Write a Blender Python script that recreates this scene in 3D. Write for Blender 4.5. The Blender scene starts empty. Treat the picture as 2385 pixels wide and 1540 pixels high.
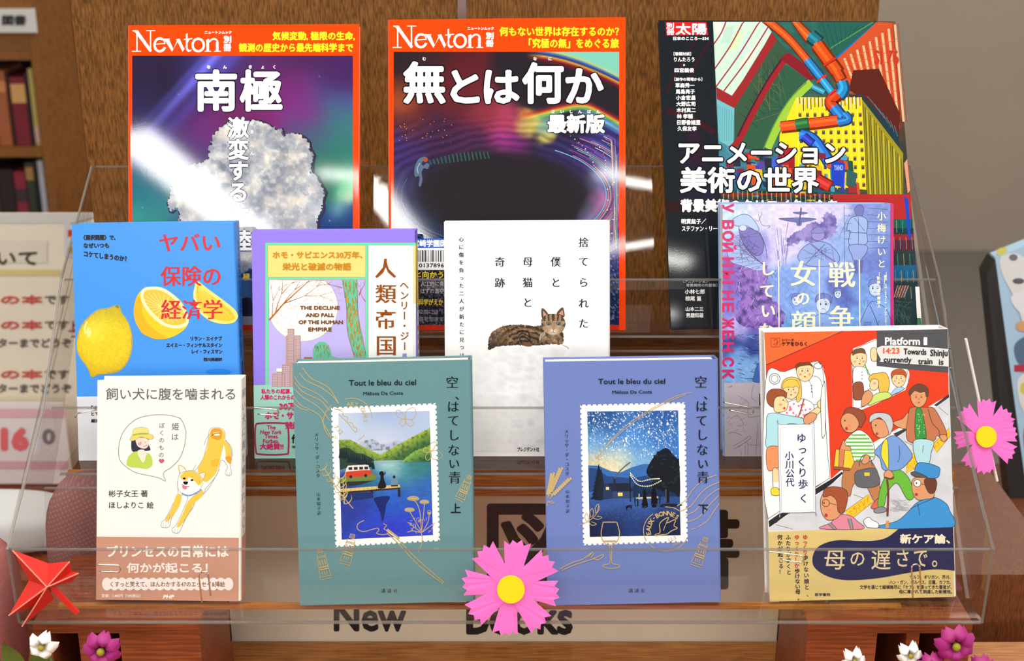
import bpy, math, random
import numpy as np
from mathutils import Vector
from mathutils.geometry import tessellate_polygon

# ------------------------------------------------------------------ camera, world, lights, exposure
SC = bpy.context.scene
COL = SC.collection
W, H = 2385.0, 1540.0
FPX = 3240.0
PITCH = math.radians(20)
CAM = np.array([0.0, 0.0, 1.5])
FWD = np.array([0, math.cos(PITCH), -math.sin(PITCH)])
UP = np.array([0, math.sin(PITCH), math.cos(PITCH)])
RT = np.array([1.0, 0, 0])
cd = bpy.data.cameras.new('camera')
cd.sensor_width = 36.0
cd.lens = 36.0 * FPX / W
cd.clip_start = 0.02
cd.dof.use_dof = True
cd.dof.focus_distance = 1.11
cd.dof.aperture_fstop = 9.5
cam = bpy.data.objects.new('camera', cd)
COL.objects.link(cam)
cam.location = CAM
cam.rotation_euler = (math.radians(90) - PITCH, 0, 0)
SC.camera = cam
SC.view_settings.view_transform = 'Standard'
SC.view_settings.look = 'None'
SC.view_settings.gamma = 1
SC.view_settings.use_curve_mapping = False
SC.view_settings.exposure = 0.06
SC.cycles.transparent_max_bounces = 32
SC.cycles.max_bounces = 8
SC.cycles.sample_clamp_indirect = 4.0
wd = bpy.data.worlds.new('room_light')
SC.world = wd
wd.use_nodes = True
wd.node_tree.nodes['Background'].inputs[0].default_value = (1.0, 0.97, 0.93, 1)
wd.node_tree.nodes['Background'].inputs[1].default_value = 0.92

def area(name, loc, rot, sx, sy, power, col=(1, 0.97, 0.92)):
    l = bpy.data.lights.new(name, 'AREA'); l.shape = 'RECTANGLE'; l.size = sx; l.size_y = sy
    l.energy = power; l.color = col
    o = bpy.data.objects.new(name, l); COL.objects.link(o); o.location = loc; o.rotation_euler = rot
    return o
# broad light of the ceiling lamps above and a little in front of the display
area('ceiling_light', (-0.1, 0.12, 2.80), (0, 0, 0), 3.4, 1.4, 66)
area('front_fill_light', (0.2, -3.12, 2.12), (math.radians(82), 0, 0), 3.6, 0.7, 52)  # added fill that brightens the sign board from the front, not a real window
area('ceiling_light_back', (0.6, 3.2, 2.80), (0, 0, 0), 3.4, 1.5, 45)

# ------------------------------------------------------------------ helpers
def lin(c):
    c = np.asarray(c, float) / 255.0
    return np.where(c <= 0.04045, c / 12.92, ((c + 0.055) / 1.055) ** 2.4)

def ray(u, v):
    u = np.asarray(u, float); v = np.asarray(v, float)
    a = (u - W / 2) / FPX; b = -(v - H / 2) / FPX
    return FWD + a[..., None] * RT + b[..., None] * UP

def at_y(u, v, y):          # point of a vertical plane y=const seen at this place of the photograph
    r = ray(u, v); return CAM + r * (y / r[..., 1])[..., None]
def at_z(u, v, z):
    r = ray(u, v); return CAM + r * ((z - CAM[2]) / r[..., 2])[..., None]

def normal(lean, yaw=0.0):  # plane leaning back by lean degrees, turned by yaw degrees
    l = math.radians(lean); w = math.radians(yaw)
    n = np.array([0, -math.cos(l), math.sin(l)])
    return np.array([n[0] * math.cos(w) - n[1] * math.sin(w), n[0] * math.sin(w) + n[1] * math.cos(w), n[2]])

class Plane:
    def __init__(s, o, n): s.o = np.array(o, float); s.n = n
    def __call__(s, u, v):
        r = ray(u, v)
        t = ((s.o - CAM) @ s.n) / (r @ s.n)
        return CAM + r * t[..., None]

def props(o, label=None, cat=None, group=None, kind=None):
    if label: o['label'] = label
    if cat: o['category'] = cat
    if group: o['group'] = group
    if kind: o['kind'] = kind
    return o

def empty(name, loc, label=None, cat=None, group=None):
    o = bpy.data.objects.new(name, None); COL.objects.link(o); o.location = tuple(loc)
    o.empty_display_size = 0.02
    o['_w'] = [float(x) for x in loc]
    return props(o, label, cat, group)

def wloc(o):
    p = np.zeros(3)
    while o is not None:
        p = p + np.array(o.location[:]); o = o.parent
    return p

def mesh_obj(name, verts, faces, mat, parent=None, cols=None, smooth=False, loc=None):
    verts = np.asarray(verts, float)
    base = wloc(parent) if parent is not None else (np.array(loc, float) if loc is not None else verts.mean(0))
    me = bpy.data.meshes.new(name)
    me.from_pydata((verts - base).tolist(), [], faces if isinstance(faces, list) else faces.tolist())
    if cols is not None:
        a = me.color_attributes.new('Col', 'FLOAT_COLOR', 'POINT')
        c = np.ones((len(verts), 4), np.float32); c[:, :3] = cols
        a.data.foreach_set('color', c.ravel())
    if mat: me.materials.append(mat)
    if smooth: me.polygons.foreach_set('use_smooth', [True] * len(me.polygons))
    me.update()
    o = bpy.data.objects.new(name, me); COL.objects.link(o)
    if parent is not None: o.parent = parent
    else: o.location = tuple(base)
    return o

class MB:                       # collects solids into one mesh
    def __init__(s): s.v = []; s.f = []; s.n = 0
    def add(s, v, f):
        s.v.append(np.asarray(v, float)); s.f += [tuple(i + s.n for i in q) for q in f]; s.n += len(v); return s
    def box(s, lo, hi):
        x0, y0, z0 = lo; x1, y1, z1 = hi
        v = [(x0,y0,z0),(x1,y0,z0),(x1,y1,z0),(x0,y1,z0),(x0,y0,z1),(x1,y0,z1),(x1,y1,z1),(x0,y1,z1)]
        return s.add(v, [(0,3,2,1),(4,5,6,7),(0,1,5,4),(1,2,6,5),(2,3,7,6),(3,0,4,7)])
    def slab(s, q, d):          # quad q (4 world points) given thickness vector d
        q = np.asarray(q, float); v = np.vstack([q, q + np.asarray(d)])
        return s.add(v, [(0,1,2,3),(7,6,5,4),(0,4,5,1),(1,5,6,2),(2,6,7,3),(3,7,4,0)])
    def prism(s, poly, d):      # any planar polygon given thickness
        p = np.asarray(poly, float); n = len(p); v = np.vstack([p, p + np.asarray(d)])
        tr = tessellate_polygon([[Vector(a) for a in p]])
        f = [tuple(t) for t in tr] + [tuple(i + n for i in reversed(t)) for t in tr]
        f += [(i, i + n, (i + 1) % n + n, (i + 1) % n) for i in range(n)]
        return s.add(v, f)
    def tube(s, pts, r, seg=8, closed=False, taper=None):
        P = np.asarray(pts, float); n = len(P); base = s.n; vs = []
        prev = None
        for i in range(n):
            a = P[(i - 1) % n] if (closed or i > 0) else P[i]; b = P[(i + 1) % n] if (closed or i < n - 1) else P[i]
            t = b - a; t = t / (np.linalg.norm(t) + 1e-12)
            if prev is None:
                prev = np.cross(t, [0.31, 0.22, 0.93]); 
            prev = prev - t * (prev @ t); prev /= (np.linalg.norm(prev) + 1e-12)
            bi = np.cross(t, prev); rr = r * (taper[i] if taper is not None else 1)
            for k in range(seg):
                a_ = 2 * math.pi * k / seg; vs.append(P[i] + rr * (math.cos(a_) * prev + math.sin(a_) * bi))
        f = []
        for i in range(n if closed else n - 1):
            j = (i + 1) % n
            for k in range(seg): f.append((i*seg+k, i*seg+(k+1)%seg, j*seg+(k+1)%seg, j*seg+k))
        if not closed: f += [tuple(range(seg))[::-1], tuple((n-1)*seg + k for k in range(seg))]
        return s.add(vs, f)
    def ball(s, c, r, nu=12, nv=8, sc=(1,1,1)):
        vs = []; f = []
        for j in range(nv + 1):
            th = math.pi * j / nv
            for i in range(nu):
                ph = 2 * math.pi * i / nu
                vs.append((c[0]+r*sc[0]*math.sin(th)*math.cos(ph), c[1]+r*sc[1]*math.sin(th)*math.sin(ph), c[2]+r*sc[2]*math.cos(th)))
        for j in range(nv):
            for i in range(nu): f.append((j*nu+i, (j+1)*nu+i, (j+1)*nu+(i+1)%nu, j*nu+(i+1)%nu))
        return s.add(vs, f)
    def build(s, name, mat, parent=None, smooth=False, loc=None):
        return mesh_obj(name, np.vstack(s.v), s.f, mat, parent, None, smooth, loc)

# ------------------------------------------------------------------ materials
def mat(name, col=(128,128,128), rough=0.5, metal=0.0, spec=0.5, attr=False, coat=0.0, noise=0.0, nscale=40, bump=0.0, bscale=300, emit=None, estr=0):
    m = bpy.data.materials.new(name); m.use_nodes = True
    nt = m.node_tree; p = nt.nodes['Principled BSDF']
    c = (*lin(col), 1)
    p.inputs['Base Color'].default_value = c
    p.inputs['Roughness'].default_value = rough; p.inputs['Metallic'].default_value = metal
    p.inputs['Specular IOR Level'].default_value = spec
    p.inputs['Coat Weight'].default_value = coat; p.inputs['Coat Roughness'].default_value = 0.06
    if emit is not None:
        p.inputs['Emission Color'].default_value = (*lin(emit), 1); p.inputs['Emission Strength'].default_value = estr
    src = None
    if attr:
        a = nt.nodes.new('ShaderNodeVertexColor'); a.layer_name = 'Col'; src = a.outputs[0]
    tc = nt.nodes.new('ShaderNodeTexCoord')
    if noise > 0:
        n = nt.nodes.new('ShaderNodeTexNoise'); n.inputs['Scale'].default_value = nscale; n.inputs['Detail'].default_value = 4
        nt.links.new(tc.outputs['Object'], n.inputs['Vector'])
        h = nt.nodes.new('ShaderNodeMapRange'); h.inputs[1].default_value = 0.3; h.inputs[2].default_value = 0.7
        h.inputs[3].default_value = 1 - noise; h.inputs[4].default_value = 1 + noise
        nt.links.new(n.outputs[0], h.inputs[0])
        mx = nt.nodes.new('ShaderNodeVectorMath'); mx.operation = 'SCALE'
        if src: nt.links.new(src, mx.inputs[0])
        else: mx.inputs[0].default_value = c[:3]
        nt.links.new(h.outputs[0], mx.inputs['Scale']); src = mx.outputs[0]
    if src: nt.links.new(src, p.inputs['Base Color'])
    if bump > 0:
        n = nt.nodes.new('ShaderNodeTexNoise'); n.inputs['Scale'].default_value = bscale; n.inputs['Detail'].default_value = 3
        nt.links.new(tc.outputs['Object'], n.inputs['Vector'])
        b = nt.nodes.new('ShaderNodeBump'); b.inputs['Strength'].default_value = bump; b.inputs['Distance'].default_value = 0.00006
        nt.links.new(n.outputs[0], b.inputs['Height']); nt.links.new(b.outputs[0], p.inputs['Normal'])
        if coat: nt.links.new(b.outputs[0], p.inputs['Coat Normal'])
    return m

def wood(name, c1, c2, rough=0.35, axis='Z', scale=1.0, spec=0.4):
    m = bpy.data.materials.new(name); m.use_nodes = True; nt = m.node_tree; p = nt.nodes['Principled BSDF']
    tc = nt.nodes.new('ShaderNodeTexCoord'); mp = nt.nodes.new('ShaderNodeMapping')
    s = {'Z': (1, 1, 0.09), 'X': (0.045, 1, 1), 'Y': (1, 0.045, 1)}[axis]
    mp.inputs['Scale'].default_value = tuple(q * scale for q in s)
    nt.links.new(tc.outputs['Object'], mp.inputs[0])
    n1 = nt.nodes.new('ShaderNodeTexNoise'); n1.inputs['Scale'].default_value = 900; n1.inputs['Detail'].default_value = 5; n1.inputs['Distortion'].default_value = 0.5
    n2 = nt.nodes.new('ShaderNodeTexNoise'); n2.inputs['Scale'].default_value = 30; n2.inputs['Detail'].default_value = 3; n2.inputs['Distortion'].default_value = 1.2
    nt.links.new(mp.outputs[0], n1.inputs['Vector']); nt.links.new(mp.outputs[0], n2.inputs['Vector'])
    ad = nt.nodes.new('ShaderNodeMath'); ad.operation = 'MULTIPLY_ADD'; ad.inputs[1].default_value = 0.88
    nt.links.new(n1.outputs[0], ad.inputs[0])
    m2 = nt.nodes.new('ShaderNodeMath'); m2.operation = 'MULTIPLY'; m2.inputs[1].default_value = 0.12
    nt.links.new(n2.outputs[0], m2.inputs[0]); nt.links.new(m2.outputs[0], ad.inputs[2])
    r = nt.nodes.new('ShaderNodeValToRGB'); r.color_ramp.elements[0].position = 0.41; r.color_ramp.elements[1].position = 0.59
    r.color_ramp.elements[0].color = (*lin(c1), 1); r.color_ramp.elements[1].color = (*lin(c2), 1)
    nt.links.new(ad.outputs[0], r.inputs[0]); nt.links.new(r.outputs[0], p.inputs['Base Color'])
    p.inputs['Roughness'].default_value = rough; p.inputs['Specular IOR Level'].default_value = spec
    return m

def acrylic(name, tint, haze=0.0, rough=0.02, ior=1.42):
    m = bpy.data.materials.new(name); m.use_nodes = True; nt = m.node_tree
    for n in list(nt.nodes): nt.nodes.remove(n)
    o = nt.nodes.new('ShaderNodeOutputMaterial'); t = nt.nodes.new('ShaderNodeBsdfTransparent'); g = nt.nodes.new('ShaderNodeBsdfGlossy')
    t.inputs[0].default_value = (*tint, 1); g.inputs['Roughness'].default_value = rough; g.inputs[0].default_value = (1, 1, 1, 1)
    f = nt.nodes.new('ShaderNodeFresnel'); f.inputs[0].default_value = ior
    mx = nt.nodes.new('ShaderNodeMixShader')
    ge = nt.nodes.new('ShaderNodeNewGeometry'); iv = nt.nodes.new('ShaderNodeMath'); iv.operation = 'SUBTRACT'; iv.inputs[0].default_value = 1
    ml = nt.nodes.new('ShaderNodeMath'); ml.operation = 'MULTIPLY'
    nt.links.new(ge.outputs['Backfacing'], iv.inputs[1]); nt.links.new(iv.outputs[0], ml.inputs[0]); nt.links.new(f.outputs[0], ml.inputs[1])
    nt.links.new(ml.outputs[0], mx.inputs[0]); nt.links.new(t.outputs[0], mx.inputs[1]); nt.links.new(g.outputs[0], mx.inputs[2])
    last = mx
    if haze > 0:
        d = nt.nodes.new('ShaderNodeBsdfDiffuse'); d.inputs[0].default_value = (0.62, 0.6, 0.57, 1)
        m2 = nt.nodes.new('ShaderNodeMixShader'); m2.inputs[0].default_value = haze
        nt.links.new(mx.outputs[0], m2.inputs[1]); nt.links.new(d.outputs[0], m2.inputs[2]); last = m2
    nt.links.new(last.outputs[0], o.inputs[0])
    return m

M = {}
M['matte'] = mat('printed_matte_paper', attr=True, rough=0.7, spec=0.15, noise=0.02, nscale=900, bump=0.12, bscale=1500)
M['gloss'] = mat('printed_glossy_paper', attr=True, rough=0.04, spec=0.36, bump=0.05, bscale=1500)
M['film'] = mat('printed_laminated_paper', attr=True, rough=0.3, spec=0.35, bump=0.15, bscale=900)
M['gold'] = mat('gold_foil_print', attr=True, rough=0.5, metal=0.15)
M['pages'] = mat('page_edges', (236, 230, 216), rough=0.8, noise=0.07, nscale=900)
M['panelwood'] = wood('oak_panel_wood', (80, 50, 18), (134, 88, 40), rough=0.45, spec=0.2)
M['topwood'] = wood('oak_worktop_wood', (66, 36, 18), (98, 60, 34), rough=0.5, axis='X', spec=0.15)
M['railwood'] = wood('orange_rail_wood', (150, 88, 30), (188, 122, 55), rough=0.3, axis='X', scale=0.7)
M['cratewood'] = wood('reddish_crate_wood', (112, 52, 26), (146, 72, 36), rough=0.45, axis='X', scale=0.6)
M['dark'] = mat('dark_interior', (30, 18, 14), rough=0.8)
M['sign'] = mat('greige_sign_board', (222, 208, 186), rough=0.5, noise=0.02)
M['ink'] = mat('black_sign_letters', (16, 13, 14), rough=0.4)
M['acr'] = acrylic('clear_acrylic', (0.962, 0.957, 0.948))
M['acrlip'] = acrylic('clear_acrylic_lip', (0.98, 0.977, 0.972))
M['acredge'] = acrylic('acrylic_cut_edge', (0.6, 0.56, 0.52), haze=0.16, rough=0.2)
M['metal'] = mat('brushed_aluminium', (200, 200, 198), rough=0.25, metal=1)
M['clip'] = mat('steel_wire', (225, 220, 210), rough=0.18, metal=1)
M['pink'] = mat('pink_paper', (252, 120, 214), rough=0.75, noise=0.02, nscale=500)
M['pinkedge'] = mat('pink_paper_edge', (238, 98, 190), rough=0.8)
M['yellow'] = mat('yellow_paper', (255, 226, 6), rough=0.75, noise=0.02, nscale=500)
M['red'] = mat('red_origami_paper', (208, 34, 20), rough=0.6, noise=0.04, nscale=500)
M['redlight'] = mat('red_paper_crease', (240, 140, 120), rough=0.6)

# ------------------------------------------------------------------ canvas: flat print on a surface
K = 0.86
_gl = {}
def glyph(s, off=0.0, res=2):
    k = (s, off, res)
    if k in _gl: return _gl[k]
    c = bpy.data.curves.new('glyph', 'FONT'); c.body = s; c.size = 1; c.offset = off; c.resolution_u = res
    o = bpy.data.objects.new('glyph', c); COL.objects.link(o)
    bpy.context.view_layer.update()
    me = bpy.data.meshes.new_from_object(o.evaluated_get(bpy.context.evaluated_depsgraph_get()))
    me.calc_loop_triangles()
    n = len(me.vertices); v = np.zeros(n * 3, np.float32); me.vertices.foreach_get('co', v)
    t = np.zeros(len(me.loop_triangles) * 3, np.int32); me.loop_triangles.foreach_get('vertices', t)
    r = (v.reshape(-1, 3)[:, :2].astype(float), t.reshape(-1, 3))
    bpy.data.objects.remove(o); bpy.data.curves.remove(c); bpy.data.meshes.remove(me)
    _gl[k] = r
    return r

def vnoise(x, y, seed=0):
    xi = np.floor(x).astype(int); yi = np.floor(y).astype(int); fx = x - xi; fy = y - yi
    fx = fx * fx * (3 - 2 * fx); fy = fy * fy * (3 - 2 * fy)
    def h(a, b):
        n = (a * 374761393 + b * 668265263 + seed * 1274126177) & 0xffffffff
        n = ((n ^ (n >> 13)) * 1274126177) & 0xffffffff
        return ((n ^ (n >> 16)) & 0xffff) / 65535.0
    return (h(xi, yi) * (1 - fx) + h(xi + 1, yi) * fx) * (1 - fy) + (h(xi, yi + 1) * (1 - fx) + h(xi + 1, yi + 1) * fx) * fy
def fbm(x, y, s, seed=0, o=4):
    r = 0; a = 0.5
    for i in range(o): r = r + a * vnoise(x / s * 2 ** i, y / s * 2 ** i, seed + i); a *= 0.5
    return r / (1 - 0.5 ** o)
def mixc(a, b, t):
    t = np.clip(t, 0, 1)[..., None]; return a * (1 - t) + np.asarray(b, float) * t
def rbf(x, y, pts):             # soft colour field through colour points (x, y, colour, radius)
    num = np.zeros(x.shape + (3,)); den = np.full(x.shape, 1e-9)
    for px, py, c, s in pts:
        w = np.exp(-((x - px) ** 2 + (y - py) ** 2) / (2 * s * s)) + 1e-7 / (1e-3 + ((x - px) ** 2 + (y - py) ** 2) / 1e4)
        num += w[..., None] * np.asarray(c, float); den += w
    return num / den[..., None]
def inpoly(x, y, poly):
    r = np.zeros(x.shape, bool); n = len(poly)
    for i in range(n):
        x1, y1 = poly[i]; x2, y2 = poly[(i + 1) % n]
        c = ((y1 > y) != (y2 > y)) & (x < (x2 - x1) * (y - y1) / ((y2 - y1) or 1e-9) + x1)
        r ^= c
    return r
def crom(p, closed, n=6):
    p = np.asarray(p, float); m = len(p); out = []
    for i in range(m if closed else m - 1):
        g = (lambda k: p[k % m]) if closed else (lambda k: p[min(max(k, 0), m - 1)])
        a, b, c, d = g(i-1), g(i), g(i+1), g(i+2)
        for k in range(n):
            t = k / n
            out.append(0.5 * ((2*b) + (-a+c)*t + (2*a-5*b+4*c-d)*t*t + (-a+3*b-3*c+d)*t**3))
    if not closed: out.append(p[-1])
    return np.array(out)

class Canvas:
    EPS = 1.6e-6
    def __init__(s, surf, n, parent, lay0=80):
        s.surf = surf; s.n = np.asarray(n); s.parent = parent; s.lay = lay0; s.tf = (0, 0, 1); s.q = None; s.parts = []; s.cur = None
        s.clipx = None; s.clipy = None
    def part(s, name, m, label=None):
        s.cur = dict(name=name, m=m, v=[], f=[], c=[], n=0, label=label); s.parts.append(s.cur); return s
    def crop(s, ox, oy, k): s.tf = (ox, oy, k); s.q = None
    def quad(s, q, w=100., h=100.): s.q = (np.asarray(q, float), w, h); 
    def uv(s, p):
        p = np.asarray(p, float)
        if s.q is not None:
            q, w, h = s.q; a = p[..., 0:1] / w; b = p[..., 1:2] / h
            p = (q[0] * (1 - a) + q[1] * a) * (1 - b) + (q[3] * (1 - a) + q[2] * a) * b
        ox, oy, k = s.tf
        return np.stack([ox + p[..., 0] / k, oy + p[..., 1] / k], -1)
    def add(s, p, f, col, bump=True):
        uv = s.uv(p)
        if s.clipx is not None: uv[:, 0] = np.clip(uv[:, 0], *s.clipx)
        if s.clipy is not None: uv[:, 1] = np.clip(uv[:, 1], *s.clipy)
        w = s.surf(uv[:, 0], uv[:, 1]) + s.n * (s.lay * s.EPS)
        c = np.broadcast_to(lin(col) * K, (len(p), 3))
        k = s.cur; k['v'].append(w); k['f'].append(np.asarray(f) + k['n']); k['c'].append(c); k['n'] += len(p)
        if bump: s.lay += 1
    def poly(s, p, col, sm=False):
        p = np.asarray(p, float)
        if sm: p = crom(p, True, 5)
        t = tessellate_polygon([[Vector((a[0], a[1], 0)) for a in p]])
        if t: s.add(p, np.array(t), col)
    def blob(s, p, col, line=None, lw=1.5):
        s.poly(p, col, True)
        if line is not None: s.line(p, lw, line, closed=True)
    def rect(s, x0, y0, x1, y1, col): s.add(np.array([(x0,y0),(x1,y0),(x1,y1),(x0,y1)], float), [(0,1,2),(0,2,3)], col, False); s.lay += 0.5
    def line(s, p, w, col, sm=True, closed=False, taper=False):
        p = np.asarray(p, float)
        if sm and len(p) > 2: p = crom(p, closed, 5)
        elif closed: pass
        n = len(p)
        if closed: a = np.roll(p, 1, 0); b = np.roll(p, -1, 0)
        else: a = np.vstack([p[:1], p[:-1]]); b = np.vstack([p[1:], p[-1:]])
        t = b - a; t /= (np.linalg.norm(t, axis=1, keepdims=True) + 1e-9)
        nn = np.stack([-t[:, 1], t[:, 0]], -1) * (w / 2)
        if taper: nn = nn * (1 - 0.8 * np.linspace(0, 1, n))[:, None]
        v = np.vstack([p + nn, p - nn]); f = []
        for i in range(n if closed else n - 1):
            j = (i + 1) % n; f += [(i, j, j + n), (i, j + n, i + n)]
        s.add(v, f, col, False); s.lay += 0.3
    def ell(s, cx, cy, rx, ry, col, n=24, rot=0):
        a = np.linspace(0, 2*math.pi, n, endpoint=False); r = math.radians(rot)
        x = rx*np.cos(a); y = ry*np.sin(a)
        v = np.stack([cx + x*math.cos(r) - y*math.sin(r), cy + x*math.sin(r) + y*math.cos(r)], -1)
        s.add(np.vstack([v, [(cx, cy)]]), [(i, (i+1) % n, n) for i in range(n)], col, False); s.lay += 0.4
    def ring(s, cx, cy, rx, ry, w, col, n=30, a0=0, a1=360, rot=0):
        a = np.radians(np.linspace(a0, a1, n)); r = math.radians(rot); x = rx*np.cos(a); y = ry*np.sin(a)
        s.line(np.stack([cx + x*math.cos(r) - y*math.sin(r), cy + x*math.sin(r) + y*math.cos(r)], -1), w, col, sm=False)
    def grid(s, x0, y0, x1, y1, st, fn, mask=None):
        nx = max(2, int((x1 - x0) / st) + 1); ny = max(2, int((y1 - y0) / st) + 1)
        X, Y = np.meshgrid(np.linspace(x0, x1, nx), np.linspace(y0, y1, ny))
        C = np.clip(fn(X, Y), 0, 255)
        i = np.arange(ny - 1)[:, None] * nx + np.arange(nx - 1)[None]; i = i.ravel()
        F = np.vstack([np.stack([i, i+1, i+nx+1], -1), np.stack([i, i+nx+1, i+nx], -1)])
        if mask is not None:
            mk = mask(X, Y).ravel(); F = F[mk[F].all(1)]
        s.add(np.stack([X.ravel(), Y.ravel()], -1), F, C.reshape(-1, 3))
    def _txt(s, v, f, col, bold, out, big, mc=0.0):
        """draws one run of glyphs; copies that fatten the stroke lie a hair above one another"""
        def cp(r, c):
            ds = [(math.cos(a)*r, math.sin(a)*r) for a in np.linspace(0, 2*math.pi, 8 if big else 4, endpoint=False)] + [(0, 0)] if r > 0 else [(0, 0)]
            if mc > 0: ds = [(x + k*mc, y) for x, y in ds for k in (-1, 0, 1)]
            for d in ds:
                s.add(v + np.array(d), f, c, False); s.lay += 0.4
        base = s.lay
        if out: cp(bold + out[1], out[0])
        cp(bold, col)
        s.lay = base
    def T(s, st, x0, y0, x1, y1, col, bold=0, out=None, minc=False, slope=0, ital=0):
        v, f = glyph(st, -0.014) if minc else glyph(st)
        lo = v.min(0); hi = v.max(0); w = np.maximum(hi - lo, 1e-6)
        a = (v - lo) / w
        x = x0 + a[:, 0] * (x1 - x0) + ital * a[:, 1] * (y1 - y0); y = y1 - a[:, 1] * (y1 - y0) + slope * a[:, 0]
        s._txt(np.stack([x, y], -1), f, col, bold, out, (y1 - y0) > 40, 0.022*(x1-x0)/w[0] if minc else 0)
    def C(s, ch, cx, cy, size, col, bold=0, out=None, minc=False, rot=0, sx=1):
        v, f = glyph(ch, -0.014) if minc else glyph(ch)
        if len(v) == 0: return
        cjk = ord(ch[0]) > 0x2000
        c0 = np.array([0.5, 0.38]) if cjk else (v.min(0) + v.max(0)) / 2
        if ch in '、。': c0 = np.array([0.1, 0.6]); 
        p = (v - c0) * size * np.array([sx, 1]); p[:, 1] *= -1
        r = math.radians(rot); p = np.stack([p[:, 0]*math.cos(r) - p[:, 1]*math.sin(r), p[:, 0]*math.sin(r) + p[:, 1]*math.cos(r)], -1)
        s._txt(p + np.array([cx, cy]), f, col, bold, out, size > 60, 0.022*size if minc else 0)
    def V(s, st, xa, ya, xb, yb, size, col, **k):   # vertical column, first and last character centres
        n = len(st)
        for i, ch in enumerate(st):
            t = i / max(1, n - 1)
            if ch == ' ': continue
            rot = 90 if ch in 'ー―（）()[]「」〈〉…' else 0
            s.C(ch, xa + (xb - xa)*t, ya + (yb - ya)*t, size, col, rot=rot, **k)
    def done(s):
        for k in s.parts:
            if not k['v']: continue
            o = mesh_obj(k['name'], np.vstack(k['v']), np.vstack(k['f']), M[k['m']], s.parent, np.vstack(k['c']))
            if k['label']: o['label'] = k['label']

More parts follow.
